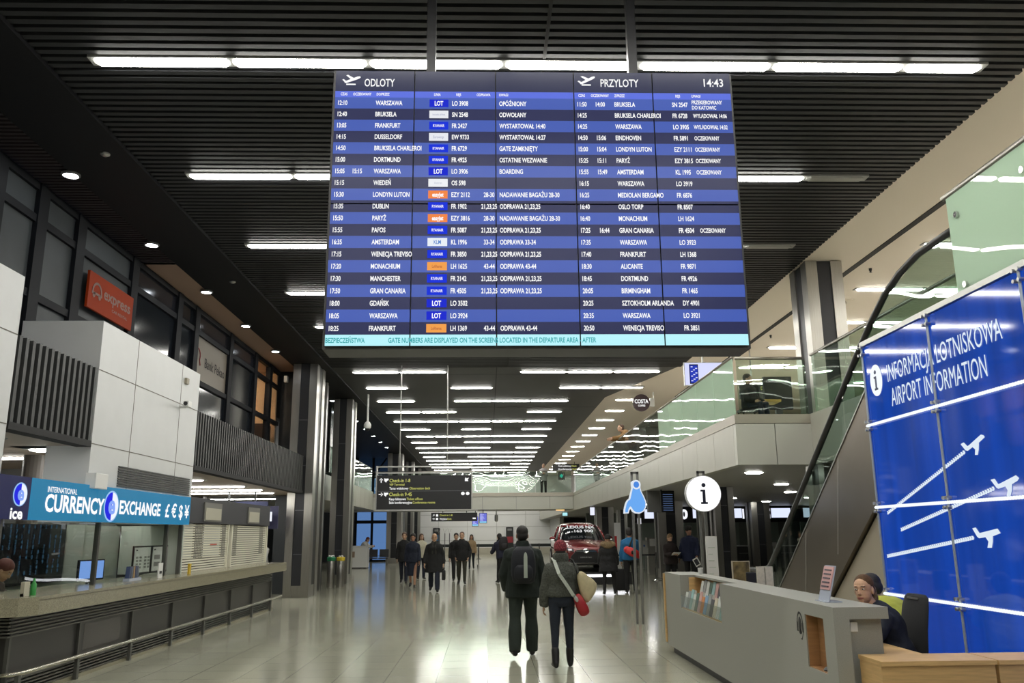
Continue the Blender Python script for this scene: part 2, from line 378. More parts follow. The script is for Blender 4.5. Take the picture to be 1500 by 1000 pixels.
# ---- left: upper office front, window bays between charcoal mullions
pane_blind = mat('grey_blind_behind_glass', (.055,.062,.068), .5, noise=.10, nscale=2, spec=.2)
pane_dark = mat('dark_window_glass', (.012,.015,.02), .12)
pane_plum = mat('dim_window_glass', (.022,.022,.028), .15)
XF_ = -6.3
def win(n, y0, y1, panes, zs):
    """bay n from y0 to y1; zs: transom heights, panes: materials bottom to top"""
    mb = MB().box(XF_-.12, XF_+.02, y0-.13, y0+.13, 3.85, ZC-.05)
    for z in zs: mb.box(XF_-.10, XF_, y0+.13, y1-.13, z-.055, z+.055)
    w = struct('window_%d' % n, mb, dark_frame)
    for i, m in enumerate(panes):
        if m: MB().box(XF_-.07, XF_-.05, y0+.13, y1-.13, zs[i]+.055, zs[i+1]-.055).build('pane', m, w)
    return w
Z3 = [3.9, 4.95, 6.03, 6.5]
win(2, 8.9, 10.32, [pane_blind,pane_blind,pane_blind], Z3)
win(3, 10.32, 11.40, [pane_blind,pane_blind,pane_blind], Z3)
win(4, 11.40, 12.55, [pane_blind,pane_blind,pane_blind], Z3)
win(5, 12.55, 14.60, [pane_blind,pane_blind,pane_blind], Z3)
win(6, 14.60, 16.86, [pane_dark,pane_dark,pane_plum], Z3)
win(7, 16.86, 17.92, [pane_dark,pane_dark,pane_dark], Z3)
pek = mat('backlit_beige_panel', (.20,.17,.135), .5)
win(8, 17.92, 20.42, [pane_dark,pek,pane_plum], Z3)
win(9, 20.42, 22.70, [pane_dark,pane_dark,pane_plum], Z3)
shop_glass = glass('shop_window_glass', (.9,.88,.85), .8)
win(10, 22.70, 24.30, [shop_glass,shop_glass,shop_glass], Z3)
win(11, 24.30, 25.6, [shop_glass,shop_glass,shop_glass], Z3)
struct('wall_left_upper', MB().box(-6.6,-6.4,-7,8.9,2.83,6.8), dark_frame)
# dim rooms behind the office front and the lit shop at its end
struct('wall_shop', MB().box(-9.2,-9.0,22.7,25.6,3.84,6.6).box(-9.0,-6.42,25.5,25.62,3.84,6.6).box(-9.0,-6.5,22.6,22.7,3.84,6.6), mat('tan_shop_wall', (.62,.44,.28), .8))
struct('ceiling_shop', MB().box(-9.2,-6.42,22.6,25.6,6.5,6.6), mat('tan_shop_ceiling', (.40,.30,.22), .8))
struct('floor_office', MB().box(-18,-5.30,9.25,25.6,2.95,3.84).box(-18,-5.30,-7,9.25,2.95,3.84), mat('grey_soffit_panel', (.22,.21,.20), .5))
struct('ceiling_gallery', MB().box(-18,-5.32,-7,25.6,2.84,2.95), mat('peach_soffit', (.42,.34,.28), .6))
# ---- white clad boxes and louvred bulkheads along the gallery edge
def clad_box(name, y0, y1, x_low):
    mb = MB().box(-6.28,-5.2,y0,y1,2.84,4.53,0).box(x_low,-5.2,y0,y1,1.86,2.84,0)
    for z in (2.87,3.86): mb.box(-5.201,-5.197,y0,y1,z-.006,z+.006,1)
    yy = y0 + 1.2
    while yy < y1 - .3: mb.box(-5.201,-5.197,yy-.006,yy+.006,1.86,4.53,1); yy += 1.85
    return struct(name, mb, [white_panel, seam])
clad_box('wall_white_box', 11.22, 15.15, -5.78)
clad_box('wall_white_box_2', 4.6, 9.22, -5.78)
def louvre_run(name, y0, y1):
    mb = MB().box(-5.38,-5.34,y0,y1,2.84,3.87,1).box(-5.38,-5.19,y0,y1,2.82,2.90,1)
    y = y0 + .03
    while y < y1 - .06: mb.box(-5.33,-5.2,y,y+.062,2.88,3.87,0); y += .142
    return struct(name, mb, [mat('grey_louvre_fin', (.040,.042,.042), .5, .2), blackm])
louvre_run('trim_12', 9.24, 11.20); louvre_run('trim_13', 15.17, 24.15)
mb = MB()
for k in range(9): mb.box(-5.20,-5.185,12.1,15.0,2.36+.033*k,2.36+.033*k+.02)
struct('trim_14', mb, mat('grey_louvre_fin', (.040,.042,.042), .5, .2))
# ground floor behind the counters
struct('wall_lower_back', MB().box(-15,-14.8,-7,47,0,2.84), mat('dim_grey_wall', (.20,.20,.20), .7))
struct('column', MB().box(-8.6,-8.0,15.6,16.4,0,2.84), mat('brown_grey_cladding', (.10,.085,.075), .5))
struct('column', MB().lathe([(.14,0),(.14,2.84)], (-6.62,12.55,0), 18), mat('brown_grey_cladding', (.10,.085,.075), .5))
struct('column', MB().box(-9.4,-8.9,27,27.6,0,2.95), mat('brown_grey_cladding', (.10,.085,.075), .5))
# check-in hall to the right
struct('wall_checkin', MB().box(6,26,52,52.2,0,2.85), mat('dim_green_grey_wall', (.14,.155,.14), .4))
# ================================================================ LAMPS
housing_m = mat('lamp_housing_grey', (.30,.30,.29), .5)
tube_off = mat('unlit_tube_diffuser', (.30,.30,.28), .4)
def tube_mesh(x0, x1, y, z, w=.18, m=None, parent=None):
    """one lit opal diffuser running along X, ends chamfered"""
    h = w/2; e = .05; r = []
    for x, k in ((x0,.35),(x0+e,1),(x1-e,1),(x1,.35)):
        r.append([(x,y-h*k,z),(x,y+h*k,z),(x,y+h*k*.8,z-.022*k),(x,y-h*k*.8,z-.022*k)])
    MB().rings(r).build('tube', m or tubem, parent)
def lamp_row(label, y, segs, z, group=None, w=.15, off=()):
    """segs: (x start, x end) of each tube"""
    t = thing('ceiling_light', label, 'ceiling light', (segs[0][0], y, z), 0, group)
    # housing pieces follow each unbroken run
    run = []
    for s in list(segs) + list(off): run.append(s)
    run.sort(); merged = []
    for a, b in run:
        if merged and a - merged[-1][1] < .1: merged[-1][1] = b
        else: merged.append([a, b])
    mb = MB()
    for a, b in merged: mb.box(a-.03, b+.03, y-w*.56, y+w*.56, z-.012, z+.04)
    mb.build('housing', housing_m, t)
    for a, b in segs: tube_mesh(a+.02, b-.02, y, z-.012, w, None, t)
    for a, b in off: tube_mesh(a+.02, b-.02, y, z-.012, w, tube_off, t)
    return t
XS = [-4.17 + 1.453*k for k in range(6)] + [4.55, 5.42]
def cells(*ks): return [(XS[k], XS[k+1]) for k in ks]
RT = [(1.03,2.49),(2.49,3.95),(3.95,5.42)]
ROWS = {0:(cells(0,1,2,3,4,5,6),[]), 1:(cells(0,1,2,3,4,5),[(4.55,5.42)]), 2:(cells(0,1,2,3,4,5),[(4.55,5.42)]), 3:(cells(0,1,2,3,4,5),[]), 4:(cells(0,1,2,3,4,5),[]), 5:(cells(0,1,2,3,4,5),[]),
 6:(cells(0,1)+RT,[]), 7:(cells(0,2)+RT[1:],[]), 8:(cells(0,2,3,4),[]), 9:(cells(0,1,4),[]), 10:(cells(0,1,2,3,4),[]), 11:(cells(0,2,4),[]), 12:(cells(0,1,2,3,4),[]), 13:(cells(0,2,3,4),[]),
 14:(cells(0,1,2,4),[]), 15:(cells(0,1,2,3,4),[]), 16:(cells(0,2,3,4),[]), 17:(cells(0,1,2,3,4),[]), 18:(cells(0,1,2,4),[]), 19:(cells(0,1,2,3,4),[]), 20:(cells(0,2,3,4),[]), 21:(cells(0,1,4),[]), 22:(cells(0,1,2,3,4),[])}  # the final row is added to brighten the far white wall
for i, (on, off) in ROWS.items():
    y = 8.15 + 2.93*i
    if i == 0: lb = 'long row of white tubes just above the big flight board'
    elif i < 6: lb = '%s row of white tubes crossing the slats behind the flight board' % ORD[i-1]
    else: lb = '%s row of white tubes across the smooth dark ceiling beyond the flight board' % ORD[i-6]
    lamp_row(lb, y, on, ZC-.004, 'tube rows across the hall ceiling', off=off)
for i, y in enumerate((5.22, 2.29, -.64, -3.57)):
    lamp_row('white tube row on the slats above the hall entrance', y, cells(0,1,2,3,4,5), ZC-.004, 'tube rows above the hall entrance')
for i in range(8, 22):
    lamp_row('%s short white lamp along the beige ceiling over the clear railing' % ORD[i-8], 8.15+2.93*i, [(4.88,5.70)], ZC+.026, 'short lamps over the upper walkway', w=.22)
for i in range(6):
    lamp_row('%s white tube pair on the beige ceiling beyond the escalator' % ORD[i], 13.95+2.83*i, [(7.76,9.2),(9.2,10.65)], ZC+.026, 'tube pairs over the upper floor')
for i in range(10):  # extra unseen lamps, added to bounce light up to the beige ceiling
    lamp_row('added tube pair out of view over the far side of the upper floor', 2.5+2.83*i, [(12.5,13.95),(13.95,15.4)], ZC+.026, 'added tube pairs over the far side of the upper floor')
for i in range(4):  # off-view lamps added to brighten the beige ceiling and frosted glass
    lamp_row('added tube pair out of view above the blue light wall', 2.6+2.83*i, [(7.76,9.2),(9.2,10.65)], ZC+.026, 'added tube pairs above the light wall')
for i, (x, y) in enumerate([(5.25,17.2),(7.25,17.2),(7.3,21.5),(9.15,21.5),(7.05,25.8),(9.05,25.8),(11.2,25.8),(8.5,30.2),(11.3,30.2),(6.6,36.4),(10.85,33.6)]):
    lamp_row('small recessed lamp in the low grey ceiling under the upper floor', y, [(x,x+.40)], 2.853, 'recessed lamps under the upper floor', w=.16)
for i, (x0, x1, y) in enumerate([(-8.3,-6.6,12.8),(-9.2,-7.9,16.3),(-7.6,-6.0,18.2),(-8.4,-5.8,20.6),(-8.6,-5.8,22.2),(-8.9,-5.9,23.8),(-9,-6,27.5)]):
    lamp_row('%s white tube lamp under the upper gallery, above the service counters' % ORD[i], y, [(x0,x1)], 2.838, 'tube lamps under the gallery', w=.12)
spot_glow = glow('downlight_lens', (.88,.94,1.0), 28)
for i in range(15):
    y = 8.08 + 2.87*i
    if 24 < y < 28.5 : continue
    t = thing('downlight', '%s round white downlight along the edge of the black soffit' % ORD[i], 'downlight', (-5.73,y,ZC-.05), 0, 'downlights along the soffit')
    MB().lathe([(.125,.012),(.125,-.012),(.10,-.02),(.095,.0)], (-5.73,y,ZC-.062), 18).build('rim', alu, t)
    MB().lathe([(.088,.004),(.088,-.016)], (-5.73,y,ZC-.062), 18).build('lens', spot_glow, t)
for i, (x, y) in enumerate(((-4.98,10.3),(-5.0,16.0))):
    o = MB().lathe([(.06,.01),(.06,-.01),(.03,-.03)], (x,y,ZC-.06), 14).build('smoke_detector', alu); tag(o, '%s small grey smoke detector on the black soffit' % ['first','second'][i], 'detector', 'soffit detectors')

# ================================================================ FLIGHT BOARD
BY = 6.66
def scr(name, col, s=1.0): return mat(name, (.006,.006,.010), .22, emis=col, es=s*.93, spec=.22)
c_dark = scr('screen_row_navy', '2a2e52', 1.0); c_blue = scr('screen_row_blue', '445cb0', 1.0); c_head = scr('screen_header_navy', '252a48', 1.0)
c_sub = scr('screen_subheader_blue', '5468d2', 1.1); c_cyan = scr('screen_ticker_cyan', 'b4eef6', 1.05)
t_white = glow('screen_white_text', (1,1,1), .95); t_cyan = glow('screen_teal_text', '3fa3a8', 1.0)
board = thing('flight_information_board', 'huge hanging flight board with white departure and arrival rows on blue', 'information board', (.417, 6.85, 3.1))
MB().box(-1.335,2.17,BY+.03,BY+.36,3.13,5.63).build('casing', mat('board_casing', (.055,.055,.055), .5), board)
xc = [-1.315,-.625,.079,.762,1.456,2.15]; ZS = 4.377
H0, H1, H2, RB, ZB = 5.612, 5.418, 5.358, 3.245, 3.152
rh = (H2-RB)/20
bands = [(H1,H0,2),(H2,H1,3)] + [(H2-rh*(i+1), H2-rh*i, 1 if i % 2 == 0 else 0) for i in range(20)] + [(ZB,RB,4)]
for k in range(5):
    for (za, zb) in ((ZS+.006,H0),(ZB,ZS-.006)):
        mb = MB(); a, b = xc[k]+.005, xc[k+1]-.005
        for z0, z1, m in bands:
            z0, z1 = max(z0,za), min(z1,zb)
            if z1 > z0: mb.quad((a,BY,z0),(b,BY,z0),(b,BY,z1),(a,BY,z1), m)
        mb.add([(a,BY+.03,za),(b,BY+.03,za),(b,BY+.03,zb),(a,BY+.03,zb),(a,BY,za),(b,BY,za),(b,BY,zb),(a,BY,zb)],[(0,4,5,1),(1,5,6,2),(2,6,7,3),(3,7,4,0)], 5)
        mb.build('screen', [c_dark,c_blue,c_head,c_sub,c_cyan,black], board)
for x in (-.495, 1.317):
    MB().box(x-.04,x+.04,6.78,6.86,5.6,6.62).build('hanging_pole', mat('pole_black_steel', (.02,.02,.022), .35, .5), board)
UX, UZ = (1,0,0), (0,0,1)
SX = .40 / ((lambda v: (max(p[0] for p in v)-min(p[0] for p in v))*.060)(text_geo('BRUKSELA CHARLEROI', .012)[0]))
def bt(mb, s, x, z, size=.060, align='l', m=None, sx=None, bold=.022): mb.text(s, (x,BY-.004,z-size*.36), UX, UZ, size, m, align, sx or SX, bold)
DEP = [('12:10','','WARSZAWA','L','LO 3908','','OPÓŹNIONY'),('12:40','','BRUKSELA','W','SN 2548','','ODWOŁANY'),('13:05','','FRANKFURT','R','FR 2427','','WYSTARTOWAŁ 14:40'),('14:15','','DUSSELDORF','E','EW 9733','','WYSTARTOWAŁ 14:27'),
('14:50','','BRUKSELA CHARLEROI','R','FR 6729','','GATE ZAMKNIĘTY'),('15:00','','DORTMUND','R','FR 4925','','OSTATNIE WEZWANIE'),('15:05','15:15','WARSZAWA','L','LO 3906','','BOARDING'),('15:15','','WIEDEŃ','A','OS 598','',''),
('15:30','','LONDYN LUTON','J','EZY 2112','28-30','NADAWANIE BAGAŻU 28-30'),('15:35','','DUBLIN','R','FR 1902','21,23,25','ODPRAWA 21,23,25'),('15:50','','PARYŻ','J','EZY 3816','28-30','NADAWANIE BAGAŻU 28-30'),('15:55','','PAFOS','R','FR 5087','21,23,25','ODPRAWA 21,23,25'),
('16:35','','AMSTERDAM','K','KL 1996','33-34','ODPRAWA 33-34'),('17:15','','WENECJA TREVISO','R','FR 3850','21,23,25','ODPRAWA 21,23,25'),('17:20','','MONACHIUM','H','LH 1625','43-44','ODPRAWA 43-44'),('17:30','','MANCHESTER','R','FR 2142','21,23,25','ODPRAWA 21,23,25'),
('17:50','','GRAN CANARIA','R','FR 4505','21,23,25','ODPRAWA 21,23,25'),('18:00','','GDAŃSK','L','LO 3502','',''),('18:05','','WARSZAWA','L','LO 3924','',''),('18:25','','FRANKFURT','H','LH 1369','43-44','ODPRAWA 43-44')]
ARR = [('11:50','14:00','BRUKSELA','SN 2547','PRZEKIEROWANY|DO KATOWIC'),('14:25','','BRUKSELA CHARLEROI','FR 6728','WYLĄDOWAŁ 14:06'),('14:25','','WARSZAWA','LO 3905','WYLĄDOWAŁ 14:32'),('14:50','15:06','EINDHOVEN','FR 5891','OCZEKIWANY'),
('15:00','15:04','LONDYN LUTON','EZY 2111','OCZEKIWANY'),('15:25','15:11','PARYŻ','EZY 3815','OCZEKIWANY'),('15:55','15:49','AMSTERDAM','KL 1995','OCZEKIWANY'),('16:15','','WARSZAWA','LO 3919',''),('16:25','','MEDIOLAN BERGAMO','FR 6876',''),('16:40','','OSLO TORP','FR 8507',''),
('16:40','','MONACHIUM','LH 1624',''),('17:25','16:44','GRAN CANARIA','FR 4504','OCZEKIWANY'),('17:35','','WARSZAWA','LO 3923',''),('17:40','','FRANKFURT','LH 1368',''),('18:30','','ALICANTE','FR 9871',''),('18:45','','DORTMUND','FR 4926',''),('20:05','','BIRMINGHAM','FR 1465',''),('20:25','','SZTOKHOLM ARLANDA','DY 4901',''),('20:35','','WARSZAWA','LO 3921',''),('20:50','','WENECJA TREVISO','FR 3851','')]
d = MB(); a = MB(); d_rows = []
# small plane pictograms: fuselage, wing, tail, underline
def plane(mb, x, z, s, nose):
    O = (x, BY-.006, z)
    c, sn = math.cos(nose), math.sin(nose)
    def R(p): return ((p[0]*c - p[1]*sn)*s, (p[0]*sn + p[1]*c)*s)
    body = [(-.62,.03),(-.55,.10),(.45,.12),(.62,.07),(.66,0),(.60,-.06),(.40,-.09),(-.50,-.07),(-.62,-.02)]
    wing = [(-.06,.05),(.20,.05),(-.16,.52),(-.30,.52)]
    tail = [(-.60,.03),(-.46,.05),(-.58,.30),(-.70,.30)]
    for q in (body, wing, tail): mb.prism([R(p) for p in q], O, UX, UZ, .003)
    mb.prism([(-.45*s,-.42*s),(.25*s,-.42*s),(.25*s,-.32*s),(-.45*s,-.32*s)], O, UX, UZ, .003)
plane(d, -1.165, 5.52, .115, math.radians(22)); plane(a, .885, 5.53, .115, math.radians(28))
d.text('ODLOTY', (-1.06,BY-.004,5.462), UX, UZ, .103, width=.262); a.text('PRZYLOTY', (1.0,BY-.004,5.474), UX, UZ, .103, width=.335); a.text('14:43', (1.912,BY-.004,5.482), UX, UZ, .105, width=.172)
for s, x in (('CZAS',-1.262),('OCZEKIWANY',-1.155),('DO/PRZEZ',-.952),('LINIA',-.455),('REJS',-.262),('ODPRAWA',-.085),('UWAGI',.11)): bt(d, s, x, 5.388, .036, bold=.02)
for s, x in (('CZAS',.802),('OCZEKIWANY',.912),('Z/PRZEZ',1.117),('REJS',1.655),('UWAGI',1.797)): bt(a, s, x, 5.388, .036, bold=.02)
for i in range(20):
    if i == 0: d.build('departures_heading', t_white, board); a.build('arrivals_heading', t_white, board)
    d = MB(); a = MB(); z = H2 - rh*(i+.5); r = DEP[i]
    bt(d, r[0], -1.282, z); bt(d, r[1], -1.135, z); bt(d, r[2], -.958, z); bt(d, r[4], -.298, z); bt(d, r[5], .02, z, align='c'); bt(d, r[6], .11, z)
    r = ARR[i]
    bt(a, r[0], .792, z); bt(a, r[1], .952, z); bt(a, r[2], 1.115, z); bt(a, r[3], 1.62, z)
    u = r[4].split('|')
    if len(u) == 2: bt(a, u[0], 1.795, z+.024, .05); bt(a, u[1], 1.795, z-.026, .05)
    else: bt(a, u[0], 1.80, z, .054, sx=SX*.92)
    d_row = d.build('departure_row', t_white, board); a.build('arrival_row', t_white, board); d_rows.append(d_row)
tk = MB(); bt(tk, 'BEZPIECZEŃSTWA', -1.305, 3.198, .058); bt(tk, 'GATE NUMBERS ARE DISPLAYED ON THE SCREENS LOCATED IN THE DEPARTURE AREA - AFTER', -.80, 3.198, .058, sx=SX*1.03); 
tk.build('ticker_lettering', t_cyan, board)
LG = {'L':('2430cc','LOT','ffffff',.060,.09),'W':('e6e8ee','brussels airlines','a9adc4',.026,.12),'R':('2238d8','RYANAIR','ffffff',.036,.115),'E':('e6e8ee','Eurowings','a9adc4',.034,.11),'A':('eceef2','Austrian','c0c4d0',.03,.1),'J':('f08748','easyJet','ffffff',.052,.125),'K':('e6ecf4','KLM','3a78c8',.05,.1),'H':('f0a050','Lufthansa','b05a3a',.034,.11)}
for i in range(20):
    bgc, tx, fc, sz, wd = LG[DEP[i][3]]; z = H2 - rh*(i+.5)
    mb = MB().quad((-.494,BY-.003,z-.036),(-.330,BY-.003,z-.036),(-.330,BY-.003,z+.036),(-.494,BY-.003,z+.036), 0)
    bt(mb, tx, -.412, z, sz, 'c', 1, bold=.03 if DEP[i][3] in 'LJ' else .012)
    mb.build('airline_logo', [glow('logo_ground_'+DEP[i][3], bgc, .95), glow('logo_text_'+DEP[i][3], fc, .95)], d_rows[i])

# ================================================================ WAYFINDING SIGNS
yel = glow('sign_yellow_green', 'c3c46a', .9); sw = glow('sign_white', (1,1,1), .9); sblack = mat('sign_black_face', (.010,.010,.012), .4)
def arrow(mb, x, y, z, s, ang, m):
    c, n = math.cos(ang), math.sin(ang)
    for q in ([(-.5,-.1),(.1,-.1),(.1,.1),(-.5,.1)], [(-.05,-.38),(.12,-.38),(.5,0),(.12,0),(-.25,0)][:4]+[(.3,0)], [(-.05,.38),(.3,0),(.5,0),(.12,.38)]):
        q = q if q[0][1] != -.38 else [(-.05,-.38),(.12,-.38),(.5,0),(.3,0)]
        mb.prism([((p[0]*c-p[1]*n)*s,(p[0]*n+p[1]*c)*s) for p in q], (x,y,z), UX, UZ, .004, m)
SY = 24.7
sg = thing('wayfinding_sign', 'black hanging check-in sign with white arrows and yellow green words', 'sign', (-1.85,SY,2.36))
MB().box(-3.19,-.46,SY,SY+.14,2.37,3.345).build('sign_box', sblack, sg)
MB().box(-3.25,-.28,SY-.02,SY+.16,2.33,2.375).box(-3.22,-3.185,SY,SY+.14,2.37,3.62).box(-.465,-.43,SY,SY+.14,2.37,3.62).box(-3.22,-.43,SY+.05,SY+.09,3.58,3.62).box(-3.22,-.43,SY+.05,SY+.09,3.40,3.44).build('frame', alu, sg)
for x in (-2.55,-1.17): MB().tube([(x,SY+.07,3.6),(x,SY+.07,6.6)], .018, 8).build('hanger', alu, sg)
def sp(px, py): return (-3.19 + (px-551)/139*2.73, SY-.003, 3.345 - (py-696)/50*.98)
mb = MB()
def st(s, px0, px1, pb, cap, m): 
    O = sp(px0, pb); mb.text(s, O, UX, UZ, cap/.72*.0196, m, width=(px1-px0)/139*2.73)
st('Check-in 1-8',569.5,600,706,5.2,1); st('VIP Terminal',569.5,591.5,711,3.4,1); st('Taras widokowy',569.5,597.5,716.6,3.6,0); st('Observation deck',599,629.5,716.6,3.6,1)
st('Check-in 9-45',569.5,602.5,726,5.2,1); st('Kasy biletowe',569.5,594,732,3.6,0); st('Ticket offices',595,618.5,732,3.6,1); st('Sale konferencyjne',569.5,603,737.2,3.6,0); st('Conference rooms',604,637,737.2,3.6,1)
for (px, py, ang) in ((557.3,703.2,PI/2),(557.3,723.5,0)): p = sp(px, py); arrow(mb, p[0], p[1]+.003, p[2], .13, ang, 0)
for px, py in ((564.7,702.8),(564.7,723.3)):
    p = sp(px, py); mb.prism([(-.05,-.03),(.0,-.07),(.02,-.02),(.07,.0),(.06,.045),(-.02,.04),(-.06,.05)], (p[0],p[1]+.002,p[2]), UX, UZ, .004, 0)
p = sp(683,702.5); mb.prism([(-.05,-.05),(.05,-.05),(.03,.0),(.07,.05),(.0,.03),(-.03,.06),(-.05,.02)], (p[0],p[1]+.002,p[2]), UX, UZ, .004, 0)
for px in (677.5,684.5):
    p = sp(px,723); mb.prism([(.055*math.cos(t*PI/5),.05*math.sin(t*PI/5)) for t in range(10)], (p[0],p[1]+.002,p[2]), UX, UZ, .004, 0)
p0, p1 = sp(553,719.3), sp(688,718.6); mb.box(p0[0],p1[0],SY-.002,SY,p0[2],p0[2]+.012, 2)
mb.build('lettering', [sw, yel, mat('sign_divider', (.12,.12,.14), .4)], sg)
S2 = 44.6
s2 = thing('wayfinding_sign', 'small black sign with yellow words hung under the far footbridge', 'sign', (-1.7,S2,2.33))
MB().box(-2.91,-.52,S2,S2+.12,2.33,2.77).build('sign_box', sblack, s2)
for x in (-2.31,-1.08): MB().tube([(x,S2+.06,2.77),(x,S2+.06,2.93)], .02, 8).build('hanger', black, s2)
mb = MB(); mb.text('Check-in 1-8', (-2.47,S2-.003,2.60), UX, UZ, .13, 1, width=.66); mb.text('Wyjście', (-2.47,S2-.003,2.41), UX, UZ, .13, 0, width=.38); mb.text('Exit', (-2.07,S2-.003,2.41), UX, UZ, .13, 1, width=.22)
arrow(mb, -2.78,S2,2.64,.12,PI/4,0); arrow(mb,-2.78,S2,2.46,.12,0,0); mb.box(-2.66,-2.55,S2-.003,S2,2.58,2.69,0); mb.box(-2.66,-2.55,S2-.003,S2,2.40,2.51,0); mb.box(-.76,-.60,S2-.003,S2,2.44,2.51,0)
mb.build('lettering', [sw, yel], s2)
for i, (x0, x1, z0, z1, lb) in enumerate([(-.43,-.02,2.23,2.77,'lit blue flight screen hung under the footbridge, clear of the small sign'),(-.81,-.47,2.08,2.6,'flight screen under the footbridge half hidden by the small black sign')]):
    t = thing('flight_screen', lb, 'screen', ((x0+x1)/2,45.7,z0)); MB().box(x0,x1,45.7,45.78,z0,z1).build('casing', black, t)
    mb = MB().box(x0+.02,x1-.02,45.69,45.7,z0+.1,z1-.02,0).box(x0+.02,x1-.02,45.69,45.7,z0+.02,z0+.1,1)
    for k in range(9): mb.box(x0+.05,x0+.05+.1+.2*random.random(),45.685,45.69,z0+.14+.042*k,z0+.155+.042*k,2)
    mb.build('screen', [glow('far_screen_blue','6f74d8',.9), glow('far_screen_cyan','8fd0f0',.9), glow('far_screen_text','e0e2ff',.9)], t)
    MB().box((x0+x1)/2-.02,(x0+x1)/2+.02,45.72,45.76,z1,2.93).build('bracket', black, t)
# far grey hanging loudspeaker below the bridge
o = MB().lathe([(.05,0),(.09,.05),(.09,.32),(.04,.36),(.02,.62)], (.47,44.9,2.30), 12).build('hanging_sensor', alu, None, 'auto'); tag(o, 'slim grey cylinder hanging under the far footbridge', 'sensor')
# black sign over the upper walkway and the green sign below it
t = thing('wayfinding_sign', 'black sign with yellow words over the far upper walkway', 'sign', (5.6,60,6.0)); MB().box(4.65,6.55,60,60.12,6.0,6.48).build('sign_box', sblack, t)
mb = MB(); mb.text('Punkt widokowy', (5.05,59.99,6.28), UX, UZ, .17, 0, width=.9); mb.text('Deck', (6.0,59.99,6.28), UX, UZ, .17, 1, width=.35); mb.text('Konferencje', (5.05,59.99,6.06), UX, UZ, .17, 0, width=.95); mb.text('Exit', (6.05,59.99,6.06), UX, UZ, .17, 1, width=.3); mb.build('lettering', [sw,yel], t)
for x in (5,6.2): MB().tube([(x,60.06,6.48),(x,60.06,6.63)], .02, 6).build('hanger', black, t)
t = thing('exit_sign', 'black sign with a green diamond beneath the upper walkway sign', 'sign', (5.5,60.2,5.45)); MB().box(5.05,5.5,60.2,60.3,5.38,5.95).build('sign_box', sblack, t)
MB().prism([(-.13,0),(0,-.16),(.13,0),(0,.16)], (5.27,60.195,5.66), UX, UZ, .006).build('symbol', glow('exit_green','2fb8a0',1.0), t); MB().tube([(5.27,60.25,5.95),(5.27,60.25,6.63)], .02, 6).build('hanger', black, t)
# round coffee sign, hung from the beige ceiling
t = thing('coffee_shop_sign', 'round dark maroon hanging sign with white coffee shop lettering', 'sign', (5.57,29.9,5.9))
N = 28; MB().prism([(.31*math.cos(2*PI*k/N),.31*math.sin(2*PI*k/N)) for k in range(N)], (5.57,30.02,6.24), UX, UZ, .12).build('disc', mat('maroon_sign', (.022,.006,.010), .35), t)
mb = MB(); mb.text('COSTA', (5.57,29.895,6.22), UX, UZ, .20, align='c', width=.50, bold=.03); mb.text('COFFEE', (5.57,29.895,6.10), UX, UZ, .09, align='c', width=.26, bold=.03); mb.build('lettering', sw, t)
MB().box(5.88,6.05,29.93,29.99,6.1,6.4).tube([(6.02,29.96,6.1),(6.02,29.96,6.64)], .025, 8).build('bracket', alu, t)
# white advert screen under the beige ceiling
t = thing('advertising_screen', 'white screen showing a blue phone, hung above the green glass railing', 'screen', (5.8,22,5.5)); MB().box(5.28,6.33,22.0,22.08,5.48,6.12).build('casing', alu, t)
mb = MB().box(5.30,6.31,21.99,22.0,5.50,6.10,0).box(5.42,5.66,21.985,21.99,5.53,6.06,1).box(5.44,5.64,21.98,21.985,5.56,6.03,2)
for k in range(10): mb.box(5.46+.06*(k%3),5.46+.06*(k%3)+.05,21.975,21.98,5.6+.042*k,5.625+.042*k,0)
mb.build('screen', [glow('ad_white','d8dcff',.95), glow('ad_black',(.01,.01,.02),1), glow('ad_blue','2a3cb0',1)], t); MB().tube([(5.8,22.04,6.1),(5.8,22.04,6.64)], .025, 8).build('hanger', alu, t)
# dome camera on a long stem
t = thing('ceiling_camera', 'white dome camera on a long stem hanging beside the steel columns', 'camera', (-4.25,29.9,5.3)); MB().tube([(-4.25,29.9,5.55),(-4.25,29.9,6.58)], .035, 10).build('stem', white, t)
MB().lathe([(.04,.36),(.09,.32),(.13,.24),(.13,.14),(.10,.10)], (-4.25,29.9,5.25), 16).build('housing', white, t, 'auto'); MB().ell((-4.25,29.9,5.35), (.09,.09,.09)).build('dome', black, t, True)
# ================================================================ BLUE LIGHT WALL
def backlit(name, col, s, var=.22):
    m = mat(name, (.01,.02,.05), .06, emis=col, es=s, spec=.6); nt = m.node_tree; b = nt.nodes['Principled BSDF']
    tc = nt.nodes.new('ShaderNodeTexCoord'); mp = nt.nodes.new('ShaderNodeMapping'); mp.inputs['Scale'].default_value = (1,2.2,.12)
    n = nt.nodes.new('ShaderNodeTexNoise'); n.inputs['Scale'].default_value = 2.0; n.inputs['Detail'].default_value = 3
    r = nt.nodes.new('ShaderNodeMapRange'); r.inputs['From Min'].default_value = .3; r.inputs['From Max'].default_value = .7; r.inputs['To Min'].default_value = s*(1-var); r.inputs['To Max'].default_value = s*(1+var)
    nt.links.new(tc.outputs['Object'], mp.inputs[0]); nt.links.new(mp.outputs[0], n.inputs['Vector']); nt.links.new(n.outputs['Fac'], r.inputs['Value']); nt.links.new(r.outputs[0], b.inputs['Emission Strength'])
    return m
blue_m = backlit('backlit_blue_panel', '0a42b0', .66)
BX = 4.43
wl = thing('light_wall', 'tall backlit blue wall with airport information lettering and white planes', 'light wall', (BX+.1,8.0,0))
UY = (0,-1,0)
